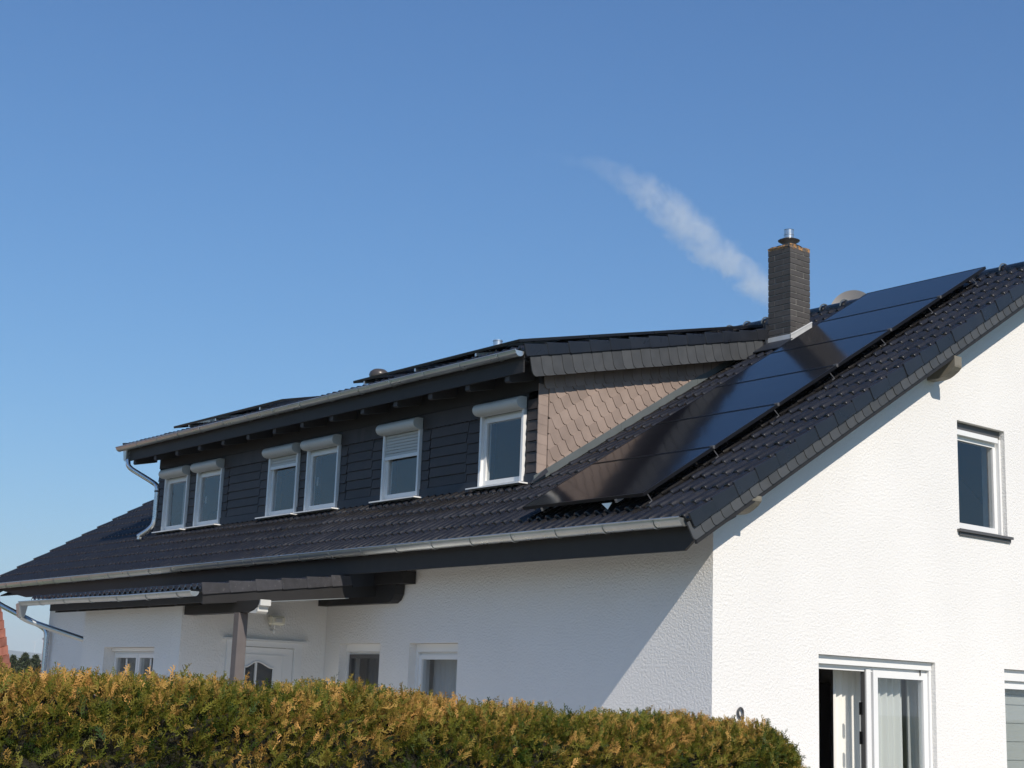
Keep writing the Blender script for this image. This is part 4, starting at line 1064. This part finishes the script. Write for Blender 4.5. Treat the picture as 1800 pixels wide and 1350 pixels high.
# ---------------------------------------------------------------- cloud (thin contrail-like cirrus), a real volume 3 km away
def cloud():
    D = 3000.; kpx = D/2623.34
    ctr = CAM + dirpx(1200, 400)*D; ex_ = dirpx(1200, 400)
    ca, sa = .766, .643
    e1 = (rt*ca - up*sa); e1 = (e1-ex_*e1.dot(ex_)).normalized(); e2 = -(rt*-sa - up*ca); e2 = (e2-ex_*e2.dot(ex_)-e1*e2.dot(e1)).normalized(); e3 = e1.cross(e2)
    # nodes: s (px), q (px, positive down -> e2 points up so use -q), half width
    K = [(-300, 74, 10, .0), (-221, 34, 18, .12), (-145, 0, 27, .45), (-70, -6, 40, .9), (8, -6, 44, 1.0), (86, -7, 40, 1.1), (164, -7, 34, 1.25), (235, -10, 24, 1.0), (300, -14, 12, .0)]
    bm = bmesh.new(); rings = []
    for s, q, w_, dn_ in K:
        rings.append([bm.verts.new((s*kpx, (-q+math.cos(a)*w_*1.35)*kpx, math.sin(a)*w_*1.1*kpx)) for a in [2*PI*k/16 for k in range(16)]])
    for i in range(len(rings)-1):
        for k in range(16): bm.faces.new((rings[i][k], rings[i][(k+1) % 16], rings[i+1][(k+1) % 16], rings[i+1][k]))
    bm.faces.new(rings[0][::-1]); bm.faces.new(rings[-1]); bmesh.ops.recalc_face_normals(bm, faces=bm.faces)
    me = bpy.data.meshes.new('cloud'); bm.to_mesh(me); bm.free()
    m = bpy.data.materials.new('cloud_vapour'); m.use_nodes = True; n = m.node_tree.nodes; l = m.node_tree.links; n.remove(n['Principled BSDF'])
    pv = n.new('ShaderNodeVolumePrincipled'); pv.inputs['Color'].default_value = (1, 1, 1, 1); pv.inputs['Anisotropy'].default_value = -.1
    l.new(pv.outputs[0], n['Material Output'].inputs['Volume'])
    tc = n.new('ShaderNodeTexCoord'); sp = n.new('ShaderNodeSeparateXYZ'); l.new(tc.outputs['Object'], sp.inputs[0])
    def math_(op, a, b_=None, c=None):
        nd = n.new('ShaderNodeMath'); nd.operation = op
        for i, v in enumerate((a, b_, c)):
            if v is None: continue
            if isinstance(v, (int, float)): nd.inputs[i].default_value = v
            else: l.new(v, nd.inputs[i])
        return nd.outputs[0]
    u = math_('MULTIPLY_ADD', sp.outputs[0], 1/(600*kpx), .5)
    def curve(vals, lo, hi):
        fc = n.new('ShaderNodeFloatCurve'); cv = fc.mapping.curves[0]
        pts = [((s+300)/600, (v-lo)/(hi-lo)) for s, v in vals]
        cv.points[0].location = pts[0]; cv.points[1].location = pts[-1]
        for p in pts[1:-1]: cv.points.new(*p)
        fc.mapping.update(); l.new(u, fc.inputs['Value']); return math_('MULTIPLY_ADD', fc.outputs[0], (hi-lo), lo)
    qc = curve([(k[0], -k[1]) for k in K], -80, 20); wc = curve([(k[0], k[2]) for k in K], 0, 60); dc2 = curve([(k[0], k[3]) for k in K], 0, 1.4)
    y = math_('DIVIDE', sp.outputs[1], kpx); z = math_('DIVIDE', sp.outputs[2], kpx)
    dy = math_('DIVIDE', math_('SUBTRACT', y, qc), math_('MULTIPLY', wc, .86)); dz = math_('DIVIDE', z, wc)
    r2 = math_('ADD', math_('MULTIPLY', dy, dy), math_('MULTIPLY', dz, dz))
    mp = n.new('ShaderNodeMapping'); mp.inputs['Scale'].default_value = (1, 1.0, 1); mp.inputs['Rotation'].default_value = (0, 0, .5); l.new(tc.outputs['Object'], mp.inputs[0])
    t = n.new('ShaderNodeTexNoise'); t.inputs['Scale'].default_value = .022; t.inputs['Detail'].default_value = 6; t.inputs['Roughness'].default_value = .7; t.inputs['Distortion'].default_value = .6; l.new(mp.outputs[0], t.inputs['Vector'])
    edge = math_('SUBTRACT', math_('MULTIPLY_ADD', t.outputs[0], 4.4, -1.25), r2)
    edge = math_('MAXIMUM', edge, 0); edge = math_('MINIMUM', edge, 1)
    den = math_('MULTIPLY', math_('MULTIPLY', edge, dc2), .010)
    l.new(den, pv.inputs['Density'])
    o = link('cloud', me, m); o.matrix_world = Matrix(((e1.x, e2.x, e3.x, ctr.x), (e1.y, e2.y, e3.y, ctr.y), (e1.z, e2.z, e3.z, ctr.z), (0, 0, 0, 1)))
    tag(o, 'thin white wisp of cloud slanting down to the chimney', 'cloud', kind='stuff')
cloud()

# ---------------------------------------------------------------- the air
bm = bmesh.new(); box(bm, -9100, 9100, -9100, 9100, -1.02, 260)
m = bpy.data.materials.new('haze'); m.use_nodes = True; n_ = m.node_tree.nodes; n_.remove(n_['Principled BSDF'])
pv = n_.new('ShaderNodeVolumePrincipled'); pv.inputs['Color'].default_value = (.90, .94, 1, 1); pv.inputs['Density'].default_value = .00016; pv.inputs['Anisotropy'].default_value = 0
m.node_tree.links.new(pv.outputs[0], n_['Material Output'].inputs['Volume'])
tag(done('haze', bm, m), kind='stuff')
